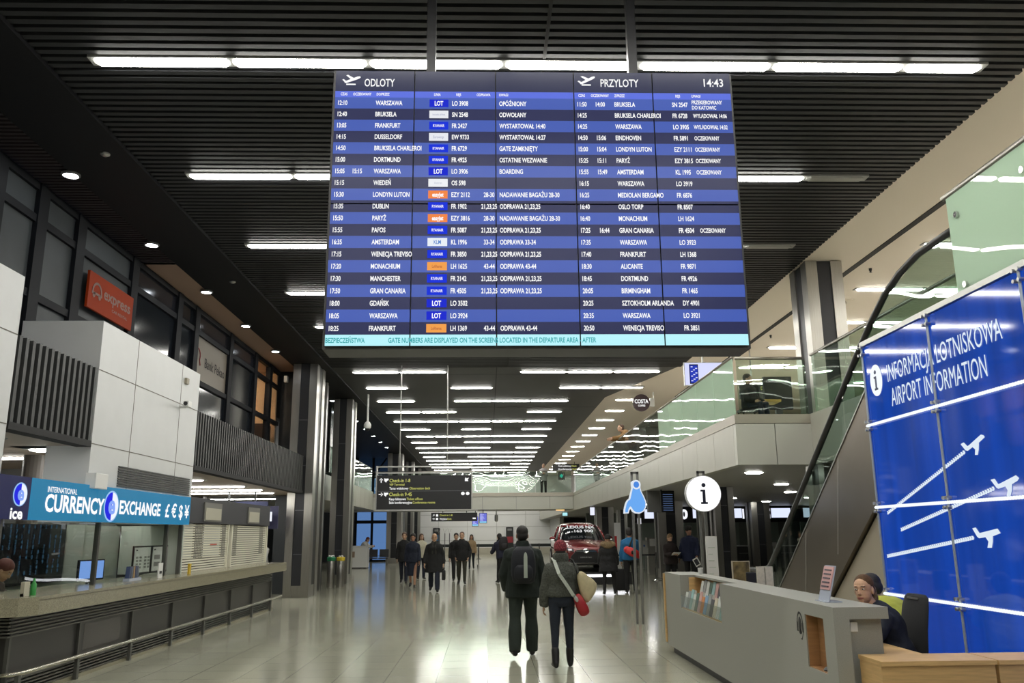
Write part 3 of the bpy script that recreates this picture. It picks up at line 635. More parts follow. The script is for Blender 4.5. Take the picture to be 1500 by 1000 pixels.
for y0, y1 in ((8.075,9.575),(6.565,8.065),(5.055,6.555)):
    for z0, z1 in ((.06,.985),(.985,1.92),(1.92,2.845),(2.845,3.77)): MB().box(BX,BX+.02,y0,y1,z0+.006,z1-.006,0).box(BX+.021,BX+.12,y0,y1,z0+.006,z1-.006,1).build('panel', [blue_m, alu], wl)
MB().box(BX-.02,BX+.16,5.05,9.6,3.775,3.83).box(BX-.01,BX+.16,9.578,9.60,.0,3.83).box(BX+.02,BX+.16,5.05,9.58,0,.06).build('frame', alu, wl)
cord = glow('lit_cord', (.9,.96,1.0), 1.0)
for z in (.985,1.92,2.845): MB().tube([(BX-.03,9.59-.02*i,z + (.004 if i % 2 else -.004)) for i in range(0,227)], .014, 6).build('cord', cord, wl)
gcord = mat('grey_cord', (.45,.5,.55), .3, .4)
for y in (9.57,8.07,6.56): MB().tube([(BX-.012,y,.05),(BX-.012,y,3.78)], .014, 8).build('post', gcord, wl)
for y in (8.07,6.56,9.56):
    for z in (.985,1.92,2.845,3.72):
        for dy in (-.035,.035):
            for dz in (-.045,.045): MB().tube([(BX-.05,y+dy,z+dz),(BX,y+dy,z+dz)], .018, 8).build('clamp', alu, wl)
lt = glow('light_wall_lettering', (.80,.90,1.0), .85)
mb = MB(); O = lambda y, z: (BX-.006, y, z)
mb.text('INFORMACJA LOTNISKOWA', O(9.02,3.262), UY, UZ, .272, width=2.12, bold=.0); mb.text('AIRPORT INFORMATION', O(8.985,2.985), UY, UZ, .285, width=1.80, bold=.0)
mb.build('lettering', lt, wl)
mb = MB(); N = 28; mb.prism([(.14*math.cos(2*PI*k/N),.18*math.sin(2*PI*k/N)) for k in range(N)], (BX-.001,9.30,3.33), UY, UZ, .006)
mb.build('symbol_disc', glow('sign_white_disc', (.92,.97,1), .95), wl)
navy = mat('symbol_navy', (.012,.03,.10), .4)
def letter_i(mb, O, U, s, d):
    """slab-serif i, height about s"""
    mb.prism([(-.13*s,-.42*s),(.15*s,-.42*s),(.15*s,-.34*s),(.07*s,-.34*s),(.07*s,.16*s),(-.13*s,.16*s),(-.13*s,.08*s),(-.05*s,.08*s),(-.05*s,-.34*s),(-.13*s,-.34*s)], O, U, UZ, d)
    mb.prism([(.01*s+.085*s*math.cos(2*PI*k/14),.34*s+.085*s*math.sin(2*PI*k/14)) for k in range(14)], O, U, UZ, d)
mb = MB(); letter_i(mb, (BX-.008,9.30,3.33), UY, .27, .005); mb.build('symbol_letter', navy, wl)
PL = [([(7.748,2.443),(7.699,2.453),(7.647,2.412),(7.609,2.421),(7.408,2.493),(7.374,2.484),(7.359,2.465),(7.46,2.427),(7.476,2.368),(7.502,2.321),(7.538,2.324),(7.523,2.372),(7.565,2.399),(7.652,2.372),(7.682,2.38)],(7.716,2.363),(9.387,1.843)),
([(7.351,2.09),(7.296,2.095),(7.253,2.045),(7.223,2.049),(6.988,2.103),(6.953,2.078),(6.98,2.058),(7.061,2.034),(7.073,1.983),(7.103,1.937),(7.15,1.939),(7.124,1.986),(7.15,2.022),(7.256,2.007),(7.28,2.017)],(7.332,2.011),(9.118,1.664)),
([(7.733,1.675),(7.683,1.682),(7.634,1.632),(7.351,1.67),(7.315,1.632),(7.436,1.606),(7.447,1.56),(7.474,1.507),(7.532,1.506),(7.505,1.559),(7.542,1.598),(7.644,1.588),(7.67,1.6)],(7.749,1.59),(9.50,1.383))]
for P, a, b in PL:
    mb = MB(); pts = [(-p[0], p[1]) for p in P]; mb.prism(pts, (BX-.002,0,0), UY, UZ, .005)
    n = int(math.dist(a,b)/.038)
    for k in range(n):
        t = k/n; y = a[0]+(b[0]-a[0])*t; z = a[1]+(b[1]-a[1])*t
        mb.prism([(-y-.018,z-.018),(-y+.006,z-.018),(-y+.018,z),(-y+.006,z+.018),(-y-.018,z+.018),(-y-.006,z)], (BX-.002,0,0), UY, UZ, .005)
    mb.build('plane_graphic', lt, wl)
struct('wall_beside_light_wall', MB().box(BX+.2,BX+.3,2,9.6,0,2.84), mat('beige_side_wall', (.36,.32,.24), .6))

# ================================================================ ESCALATOR
es = thing('escalator', 'steel clad escalator with glass sides rising from the hall to the upper floor', 'escalator', (5.3,16.2,0))
clad = mat('bronze_grey_cladding', (.25,.215,.175), .32, .9, noise=.06, nscale=1.5)
zu = lambda y: 2.55 - .69*(y-11.446)
prof = [(16.3,0),(16.3,.32),(14.68,.32),(9.76,3.715),(7.66,3.715),(7.66,2.86),(9.02,2.86),(13.14,0)]
for x in (4.74, 5.76): 
    mb = MB().prism([(-p[0],p[1]) for p in prof], (x+.07,0,0), UY, UZ, .07)
    for yy in (9.9,11.3,12.7): mb.prism([(-yy,zu(yy)-.02),(-yy+.02,zu(yy)-.02),(-yy-.28,zu(yy+.28)-1.1),(-yy-.30,zu(yy+.28)-1.1)], (x,0,0), UY, UZ, .002, 1)
    mb.build('side_cladding', [clad, mat('cladding_seam', (.42,.40,.36), .4, .5)], es)
    MB().box(x-.01,x+.09,7.66,9.76,3.70,3.73).prism([(-14.68,.33),(-9.76,3.72),(-9.76,3.745),(-14.68,.355)], (x+.09,0,0), UY, UZ, .10).box(x-.01,x+.09,14.68,16.3,.32,.35).build('skirt_trim', alu, es)
    hz = lambda y: 3.832 - .686*(y-10.726)
    hp = [(16.15,.42),(16.32,.55),(16.38,.75),(16.28,.92),(16.05,1.0),(15.4,1.0),(15.05,1.02),(14.75,1.09)] + [(y, hz(y)) for y in (14.2,13.2,12.2,11.2,10.5)] + [(10.1,4.24),(9.7,4.46),(9.3,4.60),(8.85,4.685),(8.3,4.70),(7.8,4.70)]
    xx = x + .10
    MB().tube([(xx,y,z) for y,z in hp], .042, 10).build('handrail', black, es, True)
    gp = [(16.1,.34),(16.3,.6),(16.2,.9),(15.2,.97),(14.75,1.04)] + [(y, hz(y)-.04) for y in (13.2,11.2,10.5)] + [(9.7,4.42),(8.85,4.64),(7.8,4.66),(7.8,3.73),(9.76,3.73),(14.68,.34)]
    MB().prism([(-p[0],p[1]) for p in gp], (xx+.006,0,0), UY, UZ, .012).build('glass_panel', glass('escalator_glass', (.72,.82,.78), 1.2), es)
MB().prism([(-15.0,.02),(-9.5,3.55),(-9.5,3.3),(-14.6,.02)], (5.78,0,0), UY, UZ, .95).build('step_bed', steel_dark, es)
k = 0; y = 14.75
while y > 9.9:
    z = .16 + .69*(14.75-y); MB().box(4.92,5.66,y-.26,y,z-.04,z+.12).build('step', alu, es); y -= .30
MB().box(4.92,5.66,14.8,16.25,.0,.03).build('landing_plate', alu, es); MB().box(4.92,5.66,7.66,9.6,3.69,3.72).build('landing_plate', alu, es)
struct('wall_under_escalator', MB().prism([(-13.1,0),(-9.62,2.42),(-9.62,0)], (4.86,0,0), UY, UZ, .06), mat('beige_side_wall', (.36,.32,.24), .6))

# ================================================================ INFORMATION DESK
stone = mat('grey_solid_surface', (.30,.30,.265), .45, noise=.08, nscale=160)
stone2 = mat('grey_solid_surface_end', (.30,.30,.265), .45, noise=.08, nscale=160)
dk = thing('information_desk', 'long grey solid surface information desk with leaflet niche and wood lined opening', 'desk', (2.75,9.6,0))
x0, x1 = 2.6, 2.72
mb = MB().box(x0,x1,6.55,6.76,.1,1.015).box(x0,x1,6.76,7.15,.1,.595).box(x0,x1,6.76,7.15,1.0,1.015).box(x0,x1,7.15,9.72,.1,1.06).box(x0,x1,9.72,11.72,.1,.675).box(x0,x1,11.72,12.7,.1,1.06)
mb.box(x0,3.02,6.55,7.15,1.015,1.1).box(x0,3.02,7.15,9.72,1.06,1.1).box(x0+.2,3.02,9.72,11.72,1.075,1.1).box(x0,3.02,11.72,12.7,1.06,1.1)
mb.build('front_panel', stone, dk)
MB().box(2.74,2.99,6.62,7.1,.1,1.013).box(2.74,2.99,6.72,12.6,.1,.55).build('end_panel', stone2, dk)
MB().box(2.66,2.95,6.68,12.6,0,.1).build('plinth', mat('dark_plinth', (.03,.03,.03), .5), dk)
MB().box(2.58,3.02,12.7,12.76,.13,1.08).build('end_board', wood, dk)
wdark = mat('orange_brown_veneer', (.36,.19,.08), .45, noise=.12, nscale=5, stretch=(1,1,10))
MB().box(2.70,2.735,6.76,7.15,.595,1.0).box(2.61,2.74,7.143,7.15,.595,1.0).box(2.61,2.74,6.76,7.15,.595,.602).build('niche_lining', wdark, dk)
MB().box(2.97,3.0,9.72,11.72,.675,1.07).box(2.72,2.99,11.70,11.72,.675,1.07).box(2.72,2.99,9.72,9.74,.675,1.07).box(2.61,2.99,9.72,11.72,.675,.685).box(2.775,2.97,9.74,11.70,.828,.838).build('leaflet_niche', wood, dk)
gl = MB().box(2.603,2.609,9.725,11.715,.68,.84).build('niche_glass', glass('niche_glass', (.9,.93,.92), .8), dk)
# headphone symbol
mb = MB(); cy, cz = 7.27, .905
def UYp(u, v): return (u, v)
ring = [(.068*math.cos(t),.105*math.sin(t)) for t in [PI*(.06+.88*k/14) for k in range(15)]] + [(.055*math.cos(t),.088*math.sin(t)) for t in [PI*(.94-.88*k/14) for k in range(15)]]
mb.prism(ring, (x0-.0005,cy,cz), UY, UZ, .002)
mb.prism([(.032*math.cos(2*PI*k/16),.055+.0+.06*math.sin(2*PI*k/16)-.05) for k in range(16)], (x0-.0005,cy,cz), UY, UZ, .002)
for sx_ in (-1,1): mb.prism([(sx_*.06-.014,-.055),(sx_*.06+.014,-.055),(sx_*.06+.014,.02),(sx_*.06-.014,.02)], (x0-.0005,cy,cz), UY, UZ, .002)
mb.prism([(.03*math.cos(2*PI*k/16),-.055+.02*math.sin(2*PI*k/16)) for k in range(16)], (x0-.0005,cy,cz), UY, UZ, .002)
mb.prism([(.06,-.055),(.068,-.055),(.03,-.115),(.0,-.115),(.0,-.105),(.026,-.105)], (x0-.0005,cy,cz), UY, UZ, .002)
mb.build('headphone_symbol', black, dk)
MB().box(2.745,2.80,6.605,6.62,.92,.985).build('socket', white, dk)
o = MB().lathe([(.045,0),(.05,.012),(.03,.03)], (2.66,6.86,.602), 14).build('handset', black, None, 'auto'); tag(o, 'small black puck lying in the wood lined opening of the information desk', 'handset')
# leaflets
lcols = [('white',(.62,.64,.60)),('pale teal',(.30,.48,.47)),('cream',(.60,.55,.42)),('grey',(.30,.31,.30)),('dark green',(.07,.13,.09)),('pink',(.55,.33,.30)),('white and blue',(.20,.34,.50)),('orange',(.60,.22,.06)),('charcoal',(.06,.06,.07))]
def leaflet(y, xb, z, w, h, ci, label, thick=.03):
    nm, c = lcols[ci]; t = thing('brochure', label, 'brochure', (xb,y,z), 0, 'brochures in the desk niche'); R = Matrix.Rotation(math.radians(14), 3, 'Y')
    m = mat('leaflet_'+nm.replace(' ','_'), c, .5, noise=.25, nscale=14); pm = mat('leaflet_paper', (.66,.66,.62), .6)
    MB().obox((xb+h*.12,y,z+h/2), (thick*.25,w,h), R, b=0).build('cover', m, t)
    MB().obox((xb+h*.12+thick*.6,y,z+h/2-.006), (thick*.9,w*.96,h*.985), R).build('pages', pm, t)
order_lo = [0,3,1,0,4,5,7,6,3,8,2,0,1]
for i, ci in enumerate(order_lo):
    leaflet(11.62-.146*i, 2.625, .688, .125, .20+.05*((i*7)%3)/2, ci, '%s leaflet, %s from the far end, lower tier of the desk niche' % (lcols[ci][0], ORD[i]))
order_up = [0,3,0,4,1,5,8,2,0,3,1,4]
for i, ci in enumerate(order_up):
    leaflet(11.40-.145*i, 2.79, .84, .125, .20+.02*((i*5)%3)/2, ci, '%s leaflet, %s from the far end, upper tier of the desk niche' % (lcols[ci][0], ORD[i]))
# things on or behind the desk
t = thing('leaflet_stand', 'slanted clear plastic leaflet holder standing on the grey desk top', 'leaflet holder', (2.75,7.08,1.1))
R = Matrix.Rotation(math.radians(16), 3, 'Y')
MB().obox((2.79,7.10,1.24), (.008,.22,.30), R).build('back_plate', mat('clear_plastic', (.42,.46,.55), .15), t)
mb = MB().obox((2.795,7.10,1.285), (.007,.20,.19), R, 0)
for k in range(5): mb.obox((2.789+.011*(k-2)*.9,7.10,1.285+.032*(k-2)), (.006,.14,.012), R, 1)
mb.build('print', [mat('pink_print', (.55,.30,.29), .4), mat('dark_print', (.06,.04,.06), .4)], t)
MB().box(2.72,2.86,6.99,7.21,1.1,1.108).build('foot', mat('clear_plastic', (.42,.46,.55), .15), t)
# low beech desks
t = thing('work_desk', 'beech work desk running behind the grey information desk', 'desk', (3.0,9.5,0)); MB().box(3.03,3.30,6.56,12.6,.71,.75).build('top', wood, t); MB().box(3.03,3.06,6.6,12.6,0,.71).build('side_board', wood, t)
for y in (7.9,10.2,12.5): MB().box(3.06,3.26,y-.02,y+.02,0,.71).build('leg', wood, t)
def return_desk(label, xa, xb):
    t = thing('low_cabinet', label, 'cabinet', ((xa+xb)/2,6.36,0)); MB().box(xa,xb,6.17,6.55,.735,.765).build('top', wood, t); MB().box(xa+.005,xb-.005,6.19,6.54,.08,.733).build('body', wood, t); MB().box(xa+.03,xb-.03,6.24,6.5,0,.08).build('plinth', black, t); return t
return_desk('beech low cabinet closing the end of the information desk', 2.76, 3.585); return_desk('second beech low cabinet, under the blue light wall', 3.60, 4.40)
t = thing('photo_stand', 'framed picture of a brown landscape standing behind the desk', 'picture stand', (3.32,11.3,.75)); MB().box(3.20,3.44,11.3,11.32,.75,1.29).build('board', mat('cream_card', (.55,.50,.38), .6), t)
MB().box(3.215,3.425,11.29,11.30,.98,1.28).build('picture', mat('landscape_print', (.17,.13,.05), .5, noise=.8, nscale=9), t)
t = thing('leaflet_box', 'cream cardboard double leaflet dispenser behind the desk', 'leaflet box', (3.2,9.9,.75)); MB().box(3.09,3.29,9.9,10.0,.75,.98).build('base_box', mat('cream_card', (.55,.50,.38), .6), t)
for x in (3.145,3.245): MB().box(x-.043,x+.043,9.94,9.97,.98,1.27).build('leaflet', mat('cream_leaflet', (.60,.56,.44), .6, noise=.1, nscale=30), t)
t = thing('totem_sign', 'narrow white upright panel with faint lines behind the information desk', 'sign', (3.55,13.6,0)); MB().box(3.46,3.64,13.6,13.63,.02,1.60).build('panel', white, t); MB().box(3.40,3.70,13.5,13.75,0,.02).build('foot', alu, t)
mb = MB()
for k in range(7): mb.box(3.49,3.60-.02*(k%3),13.595,13.60,.82+.1*k,.828+.1*k)
mb.build('print', mat('faint_print', (.42,.50,.40), .5), t)
o = MB().lathe([(.03,0),(.035,.08),(.036,.085)], (2.93,11.9,1.1), 14).build('paper_cup', white, None, 'auto'); tag(o, 'little white paper cup on the far end of the information desk', 'cup')
t = thing('desk_phone', 'black desk monitor seen from behind between the leaflet box and the picture', 'monitor', (3.3,10.6,.75)); MB().obox((3.27,10.6,1.06), (.20,.04,.24), b=.015).build('screen', black, t); MB().box(3.25,3.29,10.6,10.63,.76,.98).build('stem', black, t); MB().box(3.20,3.34,10.54,10.68,.75,.765).build('foot', black, t)
t.name = 'desk_monitor'
# office chairs
fab = mat('black_chair_fabric', (.010,.011,.013), .85, bump=.2, bscale=300)
def office_chair(label, x, y, rz):
    """local front is -X"""
    t = thing('office_chair', label, 'chair', (x,y,0), rz); M = _XF[t.name]
    def w(p): return tuple(M @ Vector(p))
    def tr(mb): mb.v = [w(p) for p in mb.v]; return mb
    tr(MB().obox((0,0,.48), (.48,.48,.09), b=.035)).build('seat', fab, t, 'auto')
    rg = []
    for z, hw, dx in ((.56,.19,.215),(.66,.225,.235),(.85,.232,.25),(1.02,.225,.28),(1.10,.20,.30),(1.125,.15,.305)):
        rg.append([(dx+.03*math.cos(a)-.02*math.sin(a)**2*0, hw*math.sin(a), z) for a in [2*PI*k/20 for k in range(20)]])
    tr(MB().rings(rg)).build('backrest', fab, t, True)
    tr(MB().box(.26,.30,-.09,.09,1.085,1.10)).build('grip', alu, t)
    tr(MB().tube([(.23,0,.50),(.27,0,.62),(.29,0,.75)], .025, 8)).build('back_bar', black, t)
    for s in (-1,1): tr(MB().tube([(.12,s*.26,.46),(.12,s*.29,.55),(.10,s*.28,.68),(-.14,s*.28,.69)], .02, 8)).build('armrest', black, t, True)
    tr(MB().tube([(0,0,.09),(0,0,.44)], .03, 10)).build('column', black, t)
    for k in range(5):
        a = 2*PI*k/5 + .3; tr(MB().tube([(0,0,.10),(.28*math.cos(a),.28*math.sin(a),.075)], [.03,.018], 8)).build('leg', black, t); tr(MB().ell((.28*math.cos(a),.28*math.sin(a),.03), (.03,.03,.03))).build('caster', black, t, True)
    return t
office_chair('black office chair with grey grip behind the desk woman in navy', 3.40, 7.46, 0.0)
t = thing('stool', 'round black stool of the person in yellow behind the desk', 'stool', (3.93,8.2,0)); MB().lathe([(.17,0),(.19,.02),(.19,.06),(.15,.08)], (3.93,8.2,.42), 20).build('seat', fab, t, 'auto'); MB().tube([(3.93,8.2,.03),(3.93,8.2,.42)], .03, 10).build('column', alu, t); MB().lathe([(.2,0),(.2,.02),(.05,.04)], (3.93,8.2,0), 20).build('base', black, t)

# ================================================================ POLE SIGNS
def twin_posts(t, x, y, h, m):
    for dx in (-.055,.055): MB().box(x+dx-.022,x+dx+.022,y-.022,y+.022,0,h).build('post', m, t)
    MB().box(x-.077,x+.077,y-.022,y+.022,h-.045,h).build('cross_bar', m, t)
post_m = mat('grey_steel_post', (.20,.20,.19), .4, .6)
t = thing('information_sign', 'round white lit sign with a navy letter i on twin posts', 'sign', (4.06,16,0)); twin_posts(t, 4.06, 16.06, 2.80, post_m)
N = 36; MB().prism([(.335*math.cos(2*PI*k/N),.335*math.sin(2*PI*k/N)) for k in range(N)], (4.06,16.03,2.37), UX, UZ, .12).build('disc', [mat('sign_rim', (.5,.5,.5), .4)], t)
MB().prism([(.325*math.cos(2*PI*k/N),.325*math.sin(2*PI*k/N)) for k in range(N)], (4.06,15.91,2.37), UX, UZ, .006).build('face', glow('lit_white_face', (1,1,1), 1.1), t)
mb = MB(); letter_i(mb, (4.06,15.903,2.37), UX, .46, .005); mb.build('symbol_letter', mat('symbol_ink', (.006,.01,.035), .5), t)
t = thing('accessibility_sign', 'light blue lit wheelchair shaped sign on twin posts', 'sign', (2.86,16.4,0)); twin_posts(t, 2.86, 16.43, 2.82, post_m)
def W_(px, py): return ((px-928.5)/35*.44, (753-py)/48*.62)   # outline points measured in the sign's own frame
out = [(924,707),(927,704.6),(932,704),(936,706),(938,710),(937.5,716),(939,721),(943,729),(945.5,736),(945,744),(941,750),(935,753),(929,752.5),(924.5,750),(921.5,745),(919.5,748),(918,752.5),(911,752.8),(911.5,747),(914,738),(917,733),(920,731),(922,724),(924.5,716)]
inn = [(925.2,708),(928,706.2),(932,705.8),(935,707.5),(936.5,711),(936,716),(937.5,721),(941.5,729.5),(944,736.5),(943.5,743.5),(940,748.8),(935,751.3),(929.5,751),(925.5,748.3),(922,742.8),(920.5,742.5),(918,746),(916.6,751),(912.8,751.2),(913,747.4),(915.3,738.8),(918,734.4),(921.2,732.3),(923.6,724),(925.8,716)]
O = (2.83,16.40,2.02)
MB().prism([W_(*p) for p in reversed(out)], O, UX, UZ, .10).build('sign_body', glow('sign_outline_white', (.86,.92,1), .8), t)
MB().prism([W_(*p) for p in reversed(inn)], (2.83,16.298,2.02), UX, UZ, .006).build('face', glow('lit_light_blue', '68a4ea', 1.0), t)
mb = MB(); c_ = W_(931.2,710.8); N = 18; mb.prism([(c_[0]+.085*math.cos(2*PI*k/N),c_[1]+.09*math.sin(2*PI*k/N)) for k in range(N)], (2.83,16.294,2.02), UX, UZ, .005); mb.build('head_ring', glow('sign_outline_white', (.86,.92,1), .8), t); mb = MB(); mb.prism([(c_[0]+.055*math.cos(2*PI*k/16),c_[1]+.06*math.sin(2*PI*k/16)) for k in range(16)], (2.83,16.291,2.02), UX, UZ, .005); mb.build('head_dot', glow('sign_mid_blue', '4a84d8', 1.0), t)

# ================================================================ SERVICE COUNTER AND CURRENCY EXCHANGE
gran = mat('speckled_granite', (.27,.25,.175), .22, noise=.35, nscale=120)
ct = thing('service_counter', 'long granite topped service counter with grey louvres along the left hall side', 'counter', (-5.2,15,0))
sl = [(-4.78,9.5),(-4.78,20.85),(-5.75,20.85),(-5.75,9.9),(-8.5,9.9),(-8.5,9.18),(-5.1,9.18),(-4.88,9.28)]
mb = MB(); n = len(sl); mb.add([(x,y,.862) for x,y in sl]+[(x,y,1.05) for x,y in sl], [tuple(range(n-1,-1,-1)),tuple(range(n,2*n))]+[(i,(i+1)%n,(i+1)%n+n,i+n) for i in range(n)])
mb.box(-4.79,-4.777,9.5,20.85,1.012,1.018, 1); mb.build('worktop', [gran, mat('granite_joint', (.10,.09,.06), .5)], ct)
cpan = mat('dark_grey_counter_panel', (.052,.050,.048), .30); clou = mat('grey_counter_louvre', (.20,.20,.185), .35, .6)
MB().box(-5.5,-5.08,9.55,20.6,.05,.86).box(-8.4,-5.2,9.5,9.8,.05,.86).build('carcass', cpan, ct)
mb = MB()
for k in range(6): z = .635+.036*k; mb.box(-5.10,-5.05,9.5,20.62,z,z+.017); mb.box(-8.4,-5.05,9.46,9.52,z,z+.017)
mb.build('upper_louvre', clou, ct)
mb = MB()
for k in range(5): z = .045+.036*k; mb.box(-5.07,-5.03,9.5,20.62,z,z+.016)
mb.build('lower_louvre', clou, ct)
for i in range(8): y = 9.52+1.58*i; MB().box(-5.085,-5.045,y-.02,y+.02,0,.64).build('stile', mat('grey_stile', (.13,.13,.12), .4, .5), ct)
MB().box(-5.083,-5.078,11.28,12.35,.29,.60).build('notice_panel', mat('dim_notice_panel', (.09,.085,.078), .25), ct)
MB().box(-5.06,-5.0,9.6,20.6,0,.04).build('kerb', gran, ct)
MB().tube([(-5.12,9.48,.262),(-5.0,9.52,.262),(-4.96,9.62,.262),(-4.95,9.8,.262),(-4.95,21.2,.262)], .024, 10).build('rail', mat('pale_steel_rail', (.55,.53,.44), .25, .9), ct, True)
for i in range(8): y = 9.6 if i == 0 else 10.92+1.55*(i-1); y = min(y,21.1); MB().box(-4.985,-4.945,y-.03,y+.03,0,.245).build('rail_post', mat('grey_stile', (.13,.13,.12), .4, .5), ct)
# lit sign
teal = mat('lit_teal_sign', (.01,.05,.08), .25, emis='0a6a94', es=.95); navy_s = mat('lit_navy_sign', (.01,.01,.03), .25, emis='14183e', es=.8)
t = thing('exchange_sign', 'long lit teal currency exchange sign over the service counter', 'sign', (-5.2,12,1.86)); SXn = -5.12
MB().box(-5.19,SXn,9.72,14.92,1.862,2.325).build('panel', teal, t); MB().box(-5.19,SXn,8.2,9.715,1.862,2.325).build('logo_panel', navy_s, t)
UYl = (0,1,0); O = lambda y, z: (SXn+.004, y, z); mb = MB()
mb.text('INTERNATIONAL', O(10.08,2.185), UYl, UZ, .092, width=.72); mb.text('CURRENCY', O(10.05,1.965), UYl, UZ, .28, width=1.54, bold=.03); mb.text('EXCHANGE', O(12.07,1.985), UYl, UZ, .255, width=1.50, bold=.03); mb.text('£ € $ ¥', O(13.78,1.975), UYl, UZ, .29, width=1.08, bold=.02); mb.text('ice', O(9.345,1.868), UYl, UZ, .17, width=.25, bold=.03)
mb.build('lettering', glow('exchange_white', (1,1,1), .95), t)
def e_logo(y, z, ry, rz):
    N = 30; e = lambda k, a=1: (ry*a*math.cos(k), rz*a*math.sin(k))
    mb = MB(); mb.prism([e(2*PI*k/N,1.12) for k in range(N)], O(y,z), UYl, UZ, .004, 2)
    mb.prism([e(PI/2+PI*k/20) for k in range(21)], O(y,z), UYl, UZ, .008, 0); mb.prism([e(-PI/2+PI*k/20) for k in range(21)], O(y,z), UYl, UZ, .008, 1)
    mb.text('e', (SXn+.014,y,z-.52*rz), UYl, UZ, 1.95*rz, 3, 'c', bold=.03, width=ry*1.05)
    mb.build('logo', [glow('logo_blue','2a2ed8',1), glow('logo_white','eef4ff',.95), glow('logo_pale','9cc4f4',.9), glow('logo_mid','86a6f6',.95)], t)
e_logo(11.80,2.075,.20,.185); e_logo(9.50,2.13,.125,.115)
# glazed booth below the sign
bo = thing('exchange_booth', 'glass fronted currency exchange booth standing on the granite counter', 'booth', (-5.6,12,1.05))
post2 = mat('booth_post', (.14,.14,.13), .35, .7)
for y in (9.36,11.72,14.2,14.85): MB().box(-5.26,-5.20,y-.025,y+.025,1.05,1.86).build('post', post2, bo)
bg_ = glass('booth_glass', (.92,.95,.93), .7)
for a, b in ((9.385,11.695),(11.745,14.175)): MB().box(-5.235,-5.227,a,b,1.05,1.85).build('pane', bg_, bo)
struct('wall_booth_back', MB().box(-6.45,-6.29,8.2,11.15,0,1.85).box(-6.45,-6.29,11.15,14.95,0,1.85), mat('pale_green_partition', (.55,.60,.53), .5)); MB().box(-6.25,-5.2,14.9,14.95,1.05,1.85).build('side_wall', mat('pale_green_partition', (.55,.60,.53), .5), bo)
MB().box(-6.25,-5.95,12.92,12.98,1.05,1.85).build('partition', mat('pale_green_partition', (.55,.60,.53), .5), bo)
for i, y in enumerate((10.2,11.6,12.8,14.2)): lamp_row('%s small added lamp brightening the currency exchange booth' % ORD[i], y, [(-6.2,-5.82)], 2.838, w=.24)  # lamps added to light the inside of the booth
# dark rate display with faint blue rows
m = mat('rate_display', (.008,.010,.014), .12); t = thing('rate_display', 'dark rate display with rows of faint blue figures inside the booth', 'display', (-6.2,11.8,1.05))
MB().box(-6.24,-6.20,10.7,12.88,1.05,1.85).build('panel', m, t); mb = MB(); rr = random.Random(3)
for r in range(10):
    for c in range(14):
        if rr.random() < .75: y = 10.78+.148*c; z = 1.18+.068*r; mb.text(str(rr.randint(0,9)), (-6.196,y,z), UYl, UZ, .075, sx=1.1)
mb.build('figures', glow('figure_blue', '35566e', .9), t)
t = thing('monitor', 'lit blue monitor on the counter inside the exchange booth', 'monitor', (-5.5,12.2,1.05)); MB().obox((-5.5,12.23,1.225), (.03,.52,.28), Matrix.Rotation(-.25,3,'Z'), b=.008).build('casing', black, t)
R = Matrix.Rotation(-.25,3,'Z'); MB().obox(Vector((-5.5,12.23,1.23))+R@Vector((.017,0,0)), (.003,.47,.235), R).build('screen', glow('monitor_blue','7fa6ee',1.0), t); MB().box(-5.53,-5.50,12.18,12.28,1.05,1.1).build('stand', black, t)
for i, (y0, y1) in enumerate(((13.74,14.42),(14.46,15.15))):
    y0 -= .35; y1 -= .35
    t = thing('price_notice', ['black framed white price notice behind the booth glass, showing a grid of small pictures','black framed white notice behind the booth glass, showing two banknotes'][i], 'notice', (-5.5,(y0+y1)/2,1.12))
    MB().box(-5.42,-5.40,y0,y1,1.10,1.53).build('frame', black, t); mb = MB().box(-5.40,-5.395,y0+.03,y1-.03,1.13,1.505,0)
    if i == 0:
        for r in range(4):
            for c in range(4): mb.box(-5.395,-5.392,y0+.10+.13*c+(.06 if c>1 else 0),y0+.18+.13*c+(.06 if c>1 else 0),1.19+.05*r,1.22+.05*r,1)
    else:
        for r in range(2): mb.box(-5.395,-5.392,y0+.10,y0+.34,1.20+.11*r,1.27+.11*r,1)
        for r in range(3): mb.box(-5.395,-5.392,y0+.46,y0+.58,1.2+.09*r,1.215+.09*r,1)
    mb.box(-5.395,-5.392,y0+.08,y0+.14,1.455,1.475,2); mb.build('sheet', [white, mat('notice_grey_print', (.25,.24,.23), .6), black], t)
t = thing('notice_board', 'cream notice board at the near end of the exchange booth', 'notice board', (-5.25,9.3,1.05)); MB().box(-5.27,-5.22,8.7,9.26,1.05,1.70).build('frame', black, t); MB().box(-5.22,-5.215,8.73,9.23,1.10,1.36).box(-5.22,-5.215,8.73,9.23,1.40,1.62).build('sheet', mat('cream_sheet', (.45,.43,.33), .6), t)
MB().box(-5.30,-5.24,8.7,9.26,1.71,1.86).build('blue_strip', glow('strip_periwinkle','7f8cf0',.9), t)
mb = MB(); t = thing('leaflet_rack', 'small clear rack of dark leaflets between the booth panes', 'leaflet rack', (-5.1,12.9,1.05))
for k in range(5): MB().obox((-5.14,12.62+.07*k,1.15), (.06,.05,.20), Matrix.Rotation(.1*(k-2),3,'X')).build('leaflet', mat(['leaflet_navy','leaflet_slate','leaflet_tan','leaflet_navy','leaflet_slate'][k], [(.05,.07,.14),(.10,.12,.16),(.35,.22,.10),(.05,.07,.14),(.10,.12,.16)][k], .5), t)
MB().box(-5.18,-5.09,12.55,12.98,1.05,1.09).build('tray', mat('clear_plastic', (.42,.46,.55), .15), t)
t = thing('counter_card', 'white card with a dark square on the counter by the price notices', 'card', (-5.05,13.7,1.05)); MB().box(-5.08,-5.06,13.55,13.72,1.05,1.27).build('card', white, t); MB().box(-5.06,-5.057,13.59,13.68,1.11,1.15).build('print', black, t)
